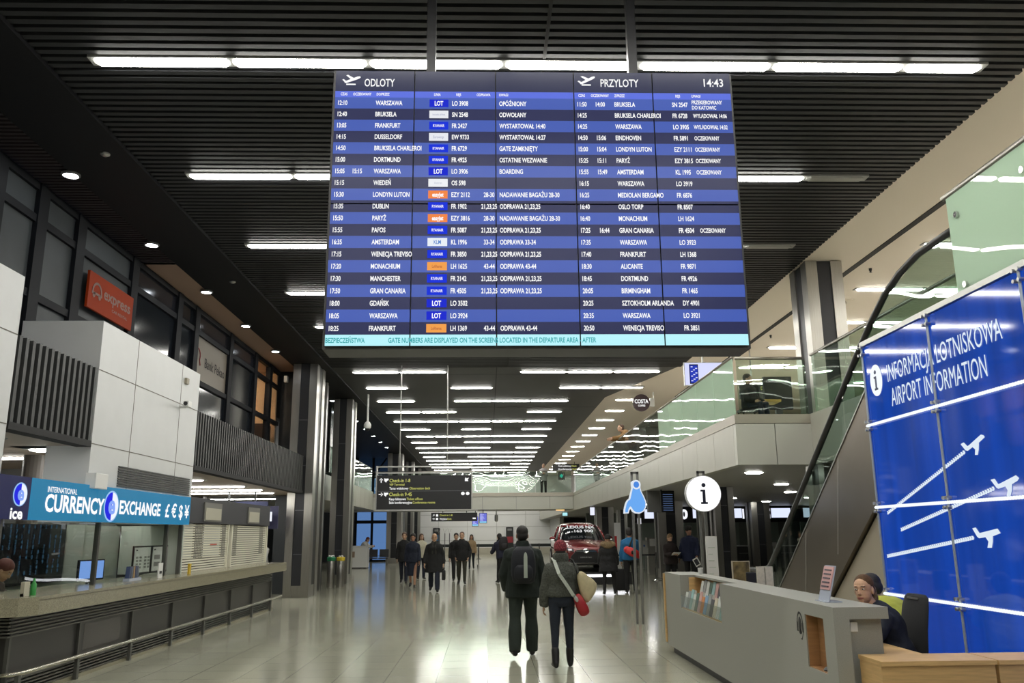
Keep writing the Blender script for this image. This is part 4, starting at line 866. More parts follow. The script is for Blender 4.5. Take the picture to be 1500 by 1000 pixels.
o = MB().box(-5.03,-5.0,14.75,14.84,1.05,1.22).build('yellow_marker', mat('safety_yellow', (.62,.42,.03), .5)); tag(o, 'narrow yellow card standing at the end of the exchange booth', 'card')
o = MB().box(-5.02,-4.98,9.55,9.66,1.05,1.20).box(-5.021,-5.02+.041,9.55,9.66,1.05,1.08).build('counter_notice', mat('cream_sheet', (.45,.43,.33), .6)); tag(o, 'little cream notice at the near corner of the granite counter', 'card')
o = MB().lathe([(.03,0),(.03,.11),(.012,.15),(.012,.18)], (-5.0,9.78,1.05), 12).build('green_bottle', mat('bottle_green', (.04,.30,.06), .4), None, 'auto'); tag(o, 'small green bottle beside the cream notice on the granite counter', 'bottle')
# rolled down shutters with a dark header
sh_m = mat('ivory_shutter_slat', (.70,.68,.56), .45); hole = mat('shutter_slot', (.05,.045,.04), .7); wht = mat('shutter_white_back', (.58,.60,.62), .6)
hd = thing('shutter_header', 'charcoal header box above the two closed shutters', 'header', (-5.4,18.2,1.9)); MB().box(-5.6,-5.29,15.15,21.05,1.905,2.36).build('fascia_board', mat('charcoal_header', (.030,.030,.036), .5), hd)
for i, (ya, yb) in enumerate(((16.15,17.2),(19.1,20.05))):
    MB().box(-5.295,-5.27,ya,yb,1.94,2.29).build('niche', mat('greige_niche', (.16,.155,.14), .5), hd); MB().box(-5.27,-5.262,ya+.06,yb-.06,1.97,2.19).build('notice', mat('cream_notice', (.42,.40,.32), .6), hd)
mb = MB(); mb.text('VALUTA', (-5.258,16.35,2.215), UYl, UZ, .07, width=.7); 
for i, (ya, yb) in enumerate(((15.15,17.9),(18.1,21.0))):
    t = thing('roller_shutter', ['closed ivory shutter with white backed slots and a small red mark','closed ivory shutter standing next to the steel column'][i], 'shutter', (-5.35,(ya+yb)/2,1.05))
    mb = MB(); mb.box(-5.40,-5.36,ya,yb,1.05,1.90,1)
    for k in range(19):
        z = 1.055+.0445*k; mb.box(-5.36,-5.335,ya+.05,yb-.05,z,z+.030,0)
        if k > 4:
            for (c0, c1) in (((.75,1.25),(2.35,2.6)) if i == 0 else ((.12,.45),(2.25,2.55))):
                yy = ya+c0
                while yy < ya+c1: mb.box(-5.335,-5.332,yy,yy+.055,z+.006,z+.024,1); yy += .085
    if i == 0: mb.box(-5.359,-5.357,ya+.05,ya+.7,1.28,1.9,2); mb.box(-5.359,-5.357,ya+1.25,ya+2.3,1.28,1.9,2); mb.box(-5.334,-5.331,ya+1.65,ya+2.05,1.50,1.525,3)
    mb.build('curtain', [sh_m, hole, wht, mat('red_mark', (.5,.08,.05), .5)], t)
    for y in (ya, yb-.05): MB().box(-5.40,-5.31,y,y+.06,1.05,1.90).build('guide_rail', sh_m, t)
struct('wall_behind_counter', MB().box(-9.0,-6.4,15.0,15.08,0,2.84), mat('dim_grey_wall', (.20,.20,.20), .7))
t = thing('shop_sign', 'navy hanging shop sign with white tumbling squares beyond the shutters', 'sign', (-6.5,22.6,2.2)); MB().box(-7.6,-5.75,22.6,22.7,1.95,2.55).build('panel', mat('navy_sign_panel', (.012,.016,.06), .4), t)
mb = MB()
for (px, pz, a) in ((-6.35,2.28,.5),(-6.2,2.38,0),(-6.05,2.26,-.5)): mb.prism([((u*math.cos(a)-v*math.sin(a))*.09,(u*math.sin(a)+v*math.cos(a))*.09) for u,v in ((-.8,-.8),(.8,-.8),(.8,.8),(-.8,.8))], (px,22.598,pz), UX, UZ, .006)
mb.build('symbol', glow('symbol_white',(.9,.92,1),.9), t); MB().box(-6.8,-6.76,22.62,22.68,2.55,2.84).build('hanger', black, t)
t = thing('shop_sign', 'plain violet blue sign panel beside the first steel column', 'sign', (-6.2,23.3,2.0)); MB().box(-6.7,-5.64,23.3,23.36,1.85,2.45).build('panel', mat('violet_sign_panel', (.06,.06,.13), .4), t); MB().box(-5.86,-5.80,23.29,23.3,2.05,2.30).build('letter', glow('symbol_white',(.9,.92,1),.9), t); MB().box(-6.3,-6.26,23.31,23.35,2.45,2.84).build('hanger', black, t)

# office front signs
t = thing('office_sign', 'orange sign with a car outline behind the office window', 'sign', (-6.2,13.7,5.2)); MB().box(-6.26,-6.22,12.80,14.45,5.17,5.76).build('panel', mat('dull_orange_panel', (.30,.035,.006), .6, spec=.1), t)
mb = MB(); mb.text('express', (-6.215,13.32,5.44), UYl, UZ, .26, width=1.02, bold=.02); mb.text('CAR RENTAL', (-6.215,13.65,5.30), UYl, UZ, .07, width=.6)
N = 20; mb.prism([(.17*math.cos(PI*k/N),.17*math.sin(PI*k/N)) for k in range(N+1)]+[(.13*math.cos(PI-PI*k/N),.13*math.sin(PI-PI*k/N)) for k in range(N+1)], (-6.217,13.08,5.46), UYl, UZ, .004); mb.box(-6.217,-6.213,12.90,13.26,5.42,5.46)
for yy in (12.98,13.18): mb.prism([(.045*math.cos(2*PI*k/10),.045*math.sin(2*PI*k/10)) for k in range(10)], (-6.217,yy,5.41), UYl, UZ, .004)
mb.build('lettering', mat('dull_pink_print', (.22,.10,.07), .5), t)
t = thing('bank_sign', 'bank name with a red bison outline on the beige window panel', 'sign', (-6.3,19.2,5.4)); mb = MB(); mb.text('Bank Pekao', (-6.342,18.72,5.36), UYl, UZ, .32, width=1.42, bold=.0); mb.build('lettering', blackm, t)
mb = MB().tube([(-6.343,18.2+.19*math.cos(a),5.55+.16*math.sin(a)) for a in [PI*(-.15+1.3*k/12) for k in range(13)]], .012, 6).tube([(-6.343,18.05,5.45),(-6.343,18.1,5.33)], .012, 6).tube([(-6.343,18.36,5.48),(-6.343,18.42,5.35)], .012, 6); mb.build('bison_outline', mat('dull_red_line', (.25,.03,.03), .5), t)
# lit shop goods
sl_ = glow('shop_spot', (1,.84,.62), 320)
for i, (x, y) in enumerate(((-7.0,23.3),(-7.6,24.6),(-8.4,23.6))):
    t = thing('downlight', 'warm downlight in the lit shop behind the upper windows', 'downlight', (x,y,6.47), 0, 'shop downlights'); MB().lathe([(.10,.02),(.10,-.01)], (x,y,6.48), 14).build('rim', white, t); MB().lathe([(.085,.004),(.085,-.014)], (x,y,6.472), 14).build('lens', sl_, t)
t = thing('shop_shelf', 'tall wooden shelf in the lit shop above the louvres', 'shelf', (-8.4,24.4,3.84))
for y in (23.3,25.3): MB().box(-8.9,-8.4,y,y+.05,3.84,5.7).build('side_board', wdark, t)
for z in (4.3,4.8,5.3): MB().box(-8.9,-8.4,23.35,25.3,z,z+.04).build('shelf_board', wdark, t)
o = MB().box(-6.95,-6.90,23.1,23.75,4.55,5.0).build('red_poster', mat('poster_red', (.55,.02,.02), .5)); tag(o, 'red poster standing in the lit shop window', 'poster')
MB().tube([(-6.92,23.4,3.84),(-6.92,23.4,4.6)], .02, 8).build('stem', black, o)
rr = random.Random(5)
for i in range(14):
    y = 23.45+.13*i; z = 4.341 if i % 2 else 4.841; c = rr.choice([('dark',(.05,.03,.04)),('orange',(.5,.18,.05)),('cream',(.5,.42,.3)),('navy',(.03,.04,.12))])
    o = MB().box(-8.62,-8.45,y,y+.10,z,z+.2+.1*rr.random()).build('gift_box', mat('gift_'+c[0], c[1], .5)); tag(o, '%s boxed gift on the shelf of the lit shop' % ORD[i], 'box', 'gifts in the lit shop')
o = MB().box(-6.75,-6.45,24.5,25.2,3.84,4.85).build('display_cabinet', mat('dark_display', (.03,.02,.02), .4)); tag(o, 'dark display cabinet at the window of the lit shop', 'cabinet')
# wall mounted devices on the white box
t = thing('wall_camera', 'small white camera on the front of the white clad box', 'camera', (-5.2,14.25,3.75)); MB().tube([(-5.2,14.25,3.80),(-5.08,14.25,3.80)], .02, 8).build('bracket', white, t); MB().obox((-5.05,14.2,3.84), (.09,.16,.10), b=.01).build('housing', white, t); MB().tube([(-5.05,14.11,3.84),(-5.05,14.10,3.84)], .035, 12).build('lens', black, t)
o = MB().obox((-5.18,14.45,4.28), (.05,.12,.10), b=.008).build('wall_sensor', mat('sensor_beige', (.30,.27,.20), .5)); tag(o, 'small beige sensor high on the white clad box', 'sensor')
o = MB().obox((-5.12,11.3,2.38), (.14,.36,.20), b=.01).build('junction_box', white); tag(o, 'white junction box on the near corner of the white clad box above the sign', 'box')
# lower ceiling camera near the shop
o = MB().obox((-5.9,24.5,6.15), (.10,.16,.18), b=.01).build('wall_camera', white); tag(o, 'tiny white camera by the top of the first steel column', 'camera')
# ================================================================ PEOPLE
folds = bpy.data.textures.new('cloth_folds', 'CLOUDS'); folds.noise_scale = .11; folds.noise_depth = 1
def remeshed(name, mb, voxel, mats, parent, smooth=4, fac=.5, assign=None, fold=0):
    """one continuous surface grown round overlapping closed pieces"""
    me = bpy.data.meshes.new('t'); me.from_pydata(mb.v, [], mb.f); ob = bpy.data.objects.new('t', me); COL.objects.link(ob)
    r = ob.modifiers.new('r', 'REMESH'); r.mode = 'VOXEL'; r.voxel_size = voxel; r.use_smooth_shade = True
    if smooth: s = ob.modifiers.new('s', 'SMOOTH'); s.factor = fac; s.iterations = smooth
    if fold: d_ = ob.modifiers.new('d', 'DISPLACE'); d_.texture = folds; d_.strength = fold; d_.mid_level = .3; d_.texture_coords = 'LOCAL'
    dg = bpy.context.evaluated_depsgraph_get(); new = bpy.data.meshes.new_from_object(ob.evaluated_get(dg)); bpy.data.objects.remove(ob); bpy.data.meshes.remove(me)
    new.name = name; new.materials.clear()
    if not isinstance(mats, (list,tuple)): mats = [mats]
    for m in mats: new.materials.append(m)
    new.polygons.foreach_set('use_smooth', [True]*len(new.polygons))
    if assign:
        idx = [assign(p.center) for p in new.polygons]; new.polygons.foreach_set('material_index', idx)
    o = bpy.data.objects.new(name, new); COL.objects.link(o); o.parent = parent; _XF[o.name] = _XF[parent.name]
    return o
def local(name, mb, mats, parent, smooth=True):
    """mesh given in the parent's own coordinates"""
    Mx = _XF[parent.name]; mb.v = [tuple(Mx @ Vector(p)) for p in mb.v]; return mb.build(name, mats, parent, smooth)
def loft(mb, secs, n=18):
    """secs: (centre, side vector, front vector, half width, half depth)"""
    rg = []
    for c, sx_, fy, hw, hd in secs:
        rg.append([c + sx_*hw*math.copysign(abs(math.cos(t))**.85, math.cos(t)) + fy*hd*math.copysign(abs(math.sin(t))**.9, math.sin(t)) for t in [2*PI*k/n for k in range(n)]])
    return mb.rings(rg)
def limb(mb, pts, rs, n=12, end=True):
    mb.tube(pts, rs, n)
    for p, r in ((pts[0],rs[0]),(pts[-1],rs[-1]))[:2 if end else 1]: mb.ell(p, (r,r,r), n=10, k=7)
    for p, r in list(zip(pts, rs))[1:-1]: mb.ell(p, (r*.99,)*3, n=10, k=7)
skins = {'fair': mat('skin_fair', (.54,.33,.22), .5), 'mid': mat('skin_tanned', (.38,.20,.13), .5), 'dark': mat('skin_deep', (.10,.05,.03), .5), 'pink': mat('skin_rosy', (.56,.33,.20), .5)}
lip_m = mat('lips', (.36,.12,.10), .45); brow_m = mat('brow_hair', (.07,.045,.03), .8); eye_w = mat('eye_white', (.62,.60,.58), .25); iris_m = mat('iris_dark', (.03,.03,.035), .15)
def cloth(name, c, rough=.85, noise=.12, ns=60): return mat('cloth_'+name, c, rough, noise=noise, nscale=ns, bump=.25, bscale=35)
X_ = Vector((1,0,0)); Y_ = Vector((0,1,0)); Z_ = Vector((0,0,1))
def person(label, x, y, heading, H, skin='fair', legs=((0,0),(0,0)), arms=((0,0,0,0),(0,0,0,0)), lean=0, head=(0,0,0), sit=None, z=0, vox=.011,
           top=None, bottom=None, shoes=None, hair=None, girth=1.0, group=None, bare_legs=None, female=False, spine=0, shw=1.0):
    """faces local +Y. legs: (forward swing, knee bend); arms: (swing, out, elbow bend, inward turn), left (-X) first, degrees; head: (turn, nod, tilt)
    top: dict(mat, hem, margin, sleeve, collar), bottom: dict(mat, kind, width), hair: dict(mat, kind)"""
    t = thing('person', label, 'person', (x,y,z), math.radians(heading), group); k = H/1.75; rad = math.radians
    hipw = .092*k; th, sh_ = .435*k, .425*k; ank = .085*k
    LG = []
    for i, s in enumerate((-1,1)):
        a, b = rad(legs[i][0]), rad(legs[i][1]); o = rad(legs[i][2]) if len(legs[i]) > 2 else .0
        d1 = Vector((s*math.sin(o), math.sin(a)*math.cos(o), -math.cos(a)*math.cos(o))); d2 = Vector((s*math.sin(o)*.4, math.sin(a-b), -math.cos(a-b))).normalized()
        LG.append((s, d1, d2, a-b))
    drop = max(-(d1.z*th + d2.z*sh_) for _, d1, d2, _ in LG)
    pz = sit if sit is not None else drop + ank
    pel = Vector((0,0,pz)); ln = rad(lean); ln2 = rad(lean+spine)
    up = Vector((0, math.sin(ln), math.cos(ln))); fw = Vector((0, math.cos(ln), -math.sin(ln)))
    up2 = Vector((0, math.sin(ln2), math.cos(ln2))); fw2 = Vector((0, math.cos(ln2), -math.sin(ln2)))
    def sp(q):   # point on the spine q metres above the pelvis
        q *= k
        m = .26*k
        return pel + up*q if q <= m else pel + up*m + up2*(q-m)
    def fr(q): return (up, fw) if q <= .26 else (up2, fw2)
    body = MB(); g = girth
    TS = [(-.10,.125,.10),(-.04,.165,.115),(.03,.172,.118),(.10,.158,.112),(.20,.142,.105),(.30,.155,.115),(.37,.172,.122),(.42,.172,.112),(.465,.162,.098),(.495,.128,.082),(.52,.085,.068),(.545,.062,.06)]
    if female: TS = [(-.10,.125,.10),(-.04,.172,.118),(.03,.172,.116),(.10,.15,.105),(.20,.128,.098),(.30,.140,.118),(.37,.152,.115),(.42,.152,.10),(.465,.142,.086),(.495,.110,.072),(.52,.074,.062),(.545,.056,.054)]
    loft(body, [(sp(q), X_, fr(q)[1], w*k*(.3+.7*g), d*k*(.3+.7*g)) for q, w, d in TS])
    # neck and head
    ht, hn, hl = [rad(v) for v in head]; nb = sp(.54); hc = sp(.60) + fr(.6)[0]*0 + Vector((0, .02*k, .075*k))
    HR = Matrix.Rotation(ht,3,'Z') @ Matrix.Rotation(-hn,3,'X') @ Matrix.Rotation(hl,3,'Y')
    hs = 1.0*k + .05
    limb(body, [nb - up2*.03*k, hc + HR @ Vector((0,-.012,-.06))*hs], [.058*k,.056*k])
    def hp(p): return hc + HR @ (Vector(p)*hs)
    def he(p, r, n=14, kk=9): body.ell(hp(p), [q*hs for q in r], HR, n, kk)
    he((0,-.008,.03), (.077,.098,.092), 18, 12); he((0,.012,-.035), (.064,.078,.085), 16, 10); he((0,.052,-.085), (.032,.035,.028)); he((0,.04,-.05), (.052,.05,.05))
    he((0,.088,-.018), (.011,.020,.026)); he((0,.096,-.032), (.015,.014,.011)); he((0,.084,.012), (.009,.014,.028))
    he((0,.074,.028), (.050,.018,.011)); he((0,.081,-.062), (.024,.012,.008)); he((0,.079,-.071), (.020,.012,.008))
    for s in (-1,1): he((s*.076,-.008,-.012), (.010,.020,.032))
    # arms
    AJ = []
    for i, s in enumerate((-1,1)):
        a, o, e, w = [rad(v) for v in arms[i]]; S = sp(.418) + X_*s*(.170 if not female else .152)*k*(.4+.6*g)*shw
        d1 = Vector((s*math.sin(o), math.sin(a)*math.cos(o), -math.cos(a)*math.cos(o))); d2 = Vector((-s*math.sin(w), math.sin(a+e)*math.cos(w), -math.cos(a+e)*math.cos(w)))
        if abs(w) < 1e-4: d2 = Vector((s*math.sin(o)*.55, math.sin(a+e), -math.cos(a+e))).normalized()
        E = S + d1*.285*k; Wr = E + d2*.25*k; AJ.append((s, S, E, Wr, d2))
        limb(body, [S, S+d1*.14*k, E, E+d2*.09*k, Wr], [.055*k,.047*k,.039*k,.038*k,.026*k])
        # hand: palm, four curled fingers and a thumb
        bx_ = d2.cross(Y_ if abs(d2.y) < .9 else Z_).normalized()
        palm_n = (X_*-s - d2*(X_*-s).dot(d2)).normalized(); acr = d2.cross(palm_n).normalized()   # palm faces inwards; acr runs across the knuckles
        if acr.dot(Y_) < 0 and abs(acr.y) > .2: acr = -acr
        Rm = Matrix((acr, palm_n, d2)).transposed(); pc = Wr + d2*.045*k
        body.ell(pc, (.040*k,.016*k,.052*k), Rm, 12, 8)
        for j, (off, L) in enumerate(((.030,.070),(.010,.078),(-.010,.073),(-.029,.058))):
            b0 = Wr + d2*.078*k + acr*off*k; b1 = b0 + (d2*.92+palm_n*.25).normalized()*L*.45*k; b2 = b1 + (d2*.65+palm_n*.75).normalized()*L*.35*k; b3 = b2 + (d2*.3+palm_n*.95).normalized()*L*.25*k
            limb(body, [b0,b1,b2,b3], [.0092*k,.0088*k,.008*k,.007*k], 8)
        b0 = Wr + d2*.03*k + acr*.03*k; b1 = b0 + (d2*.6+acr*.65+palm_n*.3).normalized()*.038*k; b2 = b1 + (d2*.85+acr*.1+palm_n*.5).normalized()*.032*k
        limb(body, [b0,b1,b2], [.012*k,.0105*k,.009*k], 8)
    # legs and feet
    LJ = []
    for s, d1, d2, fa in LG:
        Hp = pel + X_*s*hipw; K = Hp + d1*th; A = K + d2*sh_
        lq = 1.0 if bottom and bottom.get('kind') == 'skirt' else .86
        limb(body, [Hp, Hp+d1*th*.5, K, K+d2*sh_*.3, A], [.085*k*(.4+.6*g)*lq,.072*k*lq,.053*k*lq,.052*k*lq,.033*k])
        fdir = Vector((s*.12, math.cos(fa*.6), math.sin(fa*.6))).normalized() if sit is None else Vector((0,1,0))
        LJ.append((s, Hp, K, A, d1, d2, fdir)); limb(body, [A, A+fdir*.06*k-Z_*.045*k, A+fdir*.12*k-Z_*.055*k], [.030*k,.020*k,.013*k])
    Hinv = HR.transposed()
    def assign(c):
        q = Hinv @ (Vector(c) - hc) / hs
        if q.y > .074 and -.076 < q.z < -.058 and abs(q.x) < .023: return 1
        if q.y > .055 and .026 < q.z < .033 and .016 < abs(q.x) < .048: return 2
        return 0
    bd = remeshed('body', body, vox*.75, [skins[skin], lip_m, brow_m], t, 3, .45, assign)
    for s in (-1,1):
        mb = MB(); mb.ell(hp((s*.032,.080,.006)), (.0125*hs,.009*hs,.0068*hs), HR, 10, 8, 0); mb.ell(hp((s*.031,.0868,.006)), (.006*hs,.0035*hs,.0060*hs), HR, 8, 6, 1); local('eye', mb, [eye_w, iris_m], bd)
    # ---- clothing
    if top:
        m = top.get('margin', .018); mb = MB(); hem = top.get('hem', -.12); fl = top.get('flare', 0)
        secs = [(q, w, d) for q, w, d in TS if q > max(hem, -.03) and q < .50]
        lo = TS[1] if hem < -.04 else [s_ for s_ in TS if s_[0] >= hem][0]
        nhem = [(hem, lo[1]+fl, lo[2]+fl*.7)]
        if hem < -.2: nhem.append((hem*.5, lo[1]+fl*.5, lo[2]+fl*.4))
        secs = sorted(nhem + secs); col = top.get('collar', .04)
        bl = top.get('bulk', 0)
        R = [(sp(q) if q > -.05 else pel - (up if sit is None and lean < 15 else Z_)*abs(q)*k, X_, fr(q)[1], (w*(.3+.7*g)+m+ (bl if .05 < q < .42 else bl*.45))*k, (d*(.3+.7*g)+m*1.1+(bl*.8 if .05 < q < .45 else bl*.4))*k) for q, w, d in secs]
        R.append((sp(.515), X_, fr(.5)[1], (.088+m*.8)*k, (.070+m*.9)*k)); R.append((sp(.508+col), X_, fr(.5)[1], (.062+m*.7)*k, (.060+m*.7)*k))
        loft(mb, R)
        for s, S, E, Wr, d2 in AJ:
            q = top.get('sleeve', .96); w_ = top.get('sleeve_w', 1.0); cu = E.lerp(Wr, q)
            limb(mb, [S, S.lerp(E,.5), E, E.lerp(cu,.6), cu], [(.054+m*.6)*k*w_,(.052+m*.8)*k*w_,(.045+m*.9)*k*w_,(.041+m*.9)*k*w_,(.032+m*.7)*k*w_], end=False)
        remeshed(top.get('name','jacket'), mb, max(.010, vox*1.1), top['mat'], t, 5, .5, fold=top.get('fold', .024))
    if bottom:
        mb = MB(); w_ = bottom.get('width', 1.0); kind = bottom.get('kind', 'trousers'); m = bottom.get('margin', .014)
        loft(mb, [(sp(q), X_, fw, (w*(.3+.7*g)+m*.6)*k, (d*(.3+.7*g)+m*.6)*k) for q, w, d in TS[:4]])
        if kind == 'trousers':
            for s, Hp, K, A, d1, d2, fd in LJ:
                f = bottom.get('flare', 1.0); e = A + d2*.022*k if sit is None else A
                limb(mb, [Hp, Hp.lerp(K,.5), K, K.lerp(A,.5), e], [(.088*(.4+.6*g)+m)*k*w_,(.075+m)*k*w_,(.056+m)*k*w_,(.052+m)*k*w_*f,(.040+m)*k*w_*f], end=False)
        else:
            L = bottom.get('length', .45)
            c = sp(-.04); kn = (LJ[0][2]+LJ[1][2])/2; dn = (kn - c).normalized() if sit is not None else Vector((0,.02,-1)).normalized()
            loft(mb, [(c, X_, fw, .18*k, .125*k), (c+dn*L*.5*k, X_, Y_, .175*k, .135*k), (c+dn*L*k, X_, Y_, .155*k, .13*k)])
        remeshed(bottom.get('name', kind), mb, max(.010, vox*1.1), bottom['mat'], t, 4, .5, fold=bottom.get('fold', .012))
    if shoes:
        for s, Hp, K, A, d1, d2, fd in LJ:
            mb = MB(); b = A - Z_*.085*k if sit is None else A - Z_*.07*k; fd = Vector((fd.x, fd.y, 0)).normalized() if abs(fd.z) < .25 else fd
            dn = -(X_*s).cross(fd).normalized()*s if False else Vector((0,0,-1)); sd = fd.cross(Z_).normalized()
            up_ = sd.cross(fd).normalized()
            hh = shoes.get('h', .075)
            base = A - up_*.072*k
            loft(mb, [(base - fd*.062*k + up_*hh*.5*k, sd, up_, .020*k, hh*.45*k), (base - fd*.05*k + up_*hh*.55*k, sd, up_, .034*k, hh*.58*k), (base + fd*.01*k + up_*hh*.62*k, sd, up_, .042*k, hh*.70*k), (base + fd*.05*k + up_*.05*k, sd, up_, .043*k, .052*k), (base + fd*.09*k + up_*.036*k, sd, up_, .044*k, .038*k), (base + fd*.15*k + up_*.028*k, sd, up_, .040*k, .029*k), (base + fd*.19*k + up_*.024*k, sd, up_, .022*k, .020*k)], 14)
            if shoes.get('boot'): limb(mb, [A - d2*shoes['boot']*k, A, A - up_*.03*k], [.060*k,.052*k,.045*k])
            remeshed('shoe', mb, max(.009, vox*.9), shoes['mat'], t, 3)
    if hair:
        kd = hair.get('kind', 'short'); mb = MB(); hm = hair['mat']
        def hh_(p, r, n=16, kk=10): mb.ell(hp(p), [q*hs for q in r], HR, n, kk)
        if kd in ('short', 'long', 'bun', 'pony', 'bob', 'crop'):
            e = .0 if kd == 'crop' else .007
            hh_((0,-.022,.048), (.082+e,.098+e,.086+e)); hh_((0,-.045,-.005), (.078+e,.072+e,.075))
        if kd == 'bob': hh_((0,-.045,-.05), (.088,.07,.09))
        if kd == 'long':
            b = hp((0,-.07,-.03)); limb(mb, [b, sp(.50) - fr(.5)[1]*.10*k, sp(.40) - fr(.4)[1]*.13*k], [.085*k,.085*k,.05*k])
            for s in (-1,1): limb(mb, [hp((s*.075,-.01,.0)), hp((s*.08,.0,-.12)), hp((s*.085,.02,-.22))], [.028*k,.035*k,.025*k], 8)
        if kd == 'bun': hh_((0,-.11,.07), (.04,.04,.04))
        if kd == 'pony': limb(mb, [hp((0,-.10,.03)), hp((0,-.15,-.02)), hp((0,-.13,-.12)), hp((0,-.11,-.20))], [.028*k,.034*k,.03*k,.012*k], 10)
        if kd == 'ring':   # short sides round a bald top
            hh_((0,-.035,-.008), (.083,.083,.045))
        if kd in ('beanie', 'cap'):
            hh_((0,-.014,.062), (.092,.110,.092)); hh_((0,-.02,.03), (.093,.108,.055))
        remeshed(hair.get('name', {'beanie':'beanie','cap':'cap'}.get(kd,'hair')), mb, max(.007, vox*.8), hm, t, 3)
        if hair.get('under'):
            mb = MB(); hh_((0,-.05,-.025), (.075,.06,.07)); remeshed('hair', mb, .010, hair['under'], t, 3)
    t['_'] = 0; del t['_']
    return dict(t=t, k=k, sp=sp, fr=fr, hp=hp, hs=hs, AJ=AJ, LJ=LJ, pel=pel, M=_XF[t.name], HR=HR)
black_c = cloth('black', (.009,.009,.010)); navy_c = cloth('navy', (.012,.016,.032)); dgreen_c = cloth('dark_green', (.010,.016,.012)); olive_c = cloth('olive', (.030,.030,.020)); denim = cloth('dark_denim', (.012,.017,.028))
grey_fleece = mat('cloth_grey_fleece', (.075,.080,.066), .95, noise=.35, nscale=55, bump=.6, bscale=45); cream_c = cloth('cream', (.50,.47,.36)); brown_c = cloth('brown', (.10,.05,.025)); white_c = cloth('white', (.60,.60,.58)); bluej = cloth('bright_blue', (.012,.12,.27)); tan_c = cloth('tan', (.26,.18,.10))
shoe_b = mat('black_leather', (.010,.010,.010), .4); hair_b = mat('hair_dark', (.012,.009,.007), .6, bump=.3, bscale=80, stretch=(6,6,1)); hair_br = mat('hair_brown', (.07,.035,.018), .6, bump=.3, bscale=80); hair_red = mat('hair_auburn', (.14,.035,.025), .6); hair_bl = mat('hair_blonde_brown', (.20,.12,.055), .55, noise=.3, nscale=40)
WALK = ((20,14),(-14,20)); WALK2 = ((-14,22),(20,12)); REST = ((2,3,2),(-2,3,2)); AR = ((6,9,12,0),(-4,9,14,0))

# --- the two seen from behind, walking away
P = person('tall man in dark green jacket walking away with a black backpack', .50, 12.35, 0, 1.78, 'mid', legs=((-10,12,3),(9,6,3)), arms=((4,15,22,10),(2,15,24,12)), vox=.008, girth=1.18,
  top=dict(mat=dgreen_c, hem=-.16, margin=.026, bulk=.022, sleeve=.95, sleeve_w=1.12, collar=.095, flare=.02), bottom=dict(mat=cloth('dark_moss', (.020,.029,.022)), width=1.10, flare=1.28), shoes=dict(mat=shoe_b), hair=dict(mat=hair_b, kind='crop'))
def bag_at(P, name, label, cat, group=None): return thing(name, label, cat, tuple(P['M'] @ P['pel']), P['t'].rotation_euler.z, group)
def inw(P, mb): mb.v = [tuple(P['M'] @ Vector(p)) for p in mb.v]; return mb
def backpack(P, label, m, w=.30, h=.44, d=.16, q=.30, strip=None):
    t = bag_at(P, 'backpack', label, 'backpack'); c = P['sp'](q) - P['fr'](q)[1]*(.175+d/2)*P['k']; k = P['k']; mb = MB()
    secs = [(-.52,.30,.5),(-.46,.44,.85),(-.2,.5,1.0),(.15,.49,.95),(.38,.42,.75),(.5,.25,.4)]
    for z_, hw, dd in secs: pass
    loft(mb, [(c + Z_*h*z_*k, X_, Y_, w*hw*k, d*.55*dd*k) for z_, hw, dd in secs]); inw(P, mb).build('pack_body', m, t, True)
    mb = MB(); loft(mb, [(c - Y_*d*.45*k + Z_*h*z_*k, X_, Y_, w*hw*.8*k, d*.28*dd*k) for z_, hw, dd in ((-.45,.3,.5),(-.35,.46,.9),(-.1,.46,.9),(.0,.3,.5))]); inw(P, mb).build('front_pocket', m, t, True)
    for s in (-1,1):
        mb = MB(); sh = P['sp'](.49) + X_*s*.105*k; f = P['fr'](.4)[1]
        mb.tube([c + X_*s*.10*k + Z_*h*.35*k + Y_*.05, sh - f*.085*k + Z_*.04*k, sh + Z_*.055*k, sh + f*.12*k + Z_*.02*k, P['sp'](.30) + X_*s*.15*k + f*.165*k, P['sp'](.16) + X_*s*.19*k + f*.02*k, c + X_*s*.13*k - Z_*h*.35*k + Y_*.03], .019*k, 8); inw(P, mb).build('strap', m, t, True)
    if strip:
        mb = MB(); cc = c - Y_*d*.80*k + X_*.025*k; mb.prism([(-.025,-.17),(.025,-.17),(.025,.11),(.018,.15),(0,.175),(-.018,.15),(-.025,.11)], cc + Z_*.0, X_, Z_, .012); inw(P, mb).build('reflector', strip, t)
    return t
backpack(P, 'black backpack with a pale vertical reflector on the back of the man in green', mat('backpack_navy_black', (.006,.007,.012), .7), .34, .48, .17, .285, mat('pale_reflector', (.42,.46,.40), .4))

P = person('woman in red patterned beanie and grey fleece jacket walking away', .955, 11.3, 0, 1.56, 'fair', legs=((-7,9,2),(7,5,2)), arms=((4,12,10,0),(14,12,30,0)), vox=.008, female=True, girth=1.12, head=(-4,0,0),
  top=dict(mat=grey_fleece, hem=.04, margin=.030, bulk=.022, sleeve=1.0, sleeve_w=1.15, collar=.08), bottom=dict(mat=denim, width=.98, flare=.85, margin=.008), shoes=dict(mat=shoe_b, boot=.16),
  hair=dict(mat=mat('red_patterned_knit', (.22,.035,.045), .95, noise=.9, nscale=75, bump=.6, bscale=70), kind='beanie', under=hair_b))
k = P['k']; mb = MB(); loft(mb, [(P['sp'](q), X_, Y_, w*k, d*k) for q, w, d in ((.50,.115,.095),(.545,.12,.105),(.59,.118,.11),(.64,.108,.105),(.648,.09,.09))]); remeshed('hood', mb, .010, grey_fleece, P['t'], 4)
red_l = mat('red_leather', (.36,.016,.022), .42); strap_w = mat('pale_webbing', (.52,.55,.48), .7, noise=.15, nscale=120)
t = bag_at(P, 'shoulder_bag', 'red bag on a pale strap across the back of the woman in grey', 'bag')
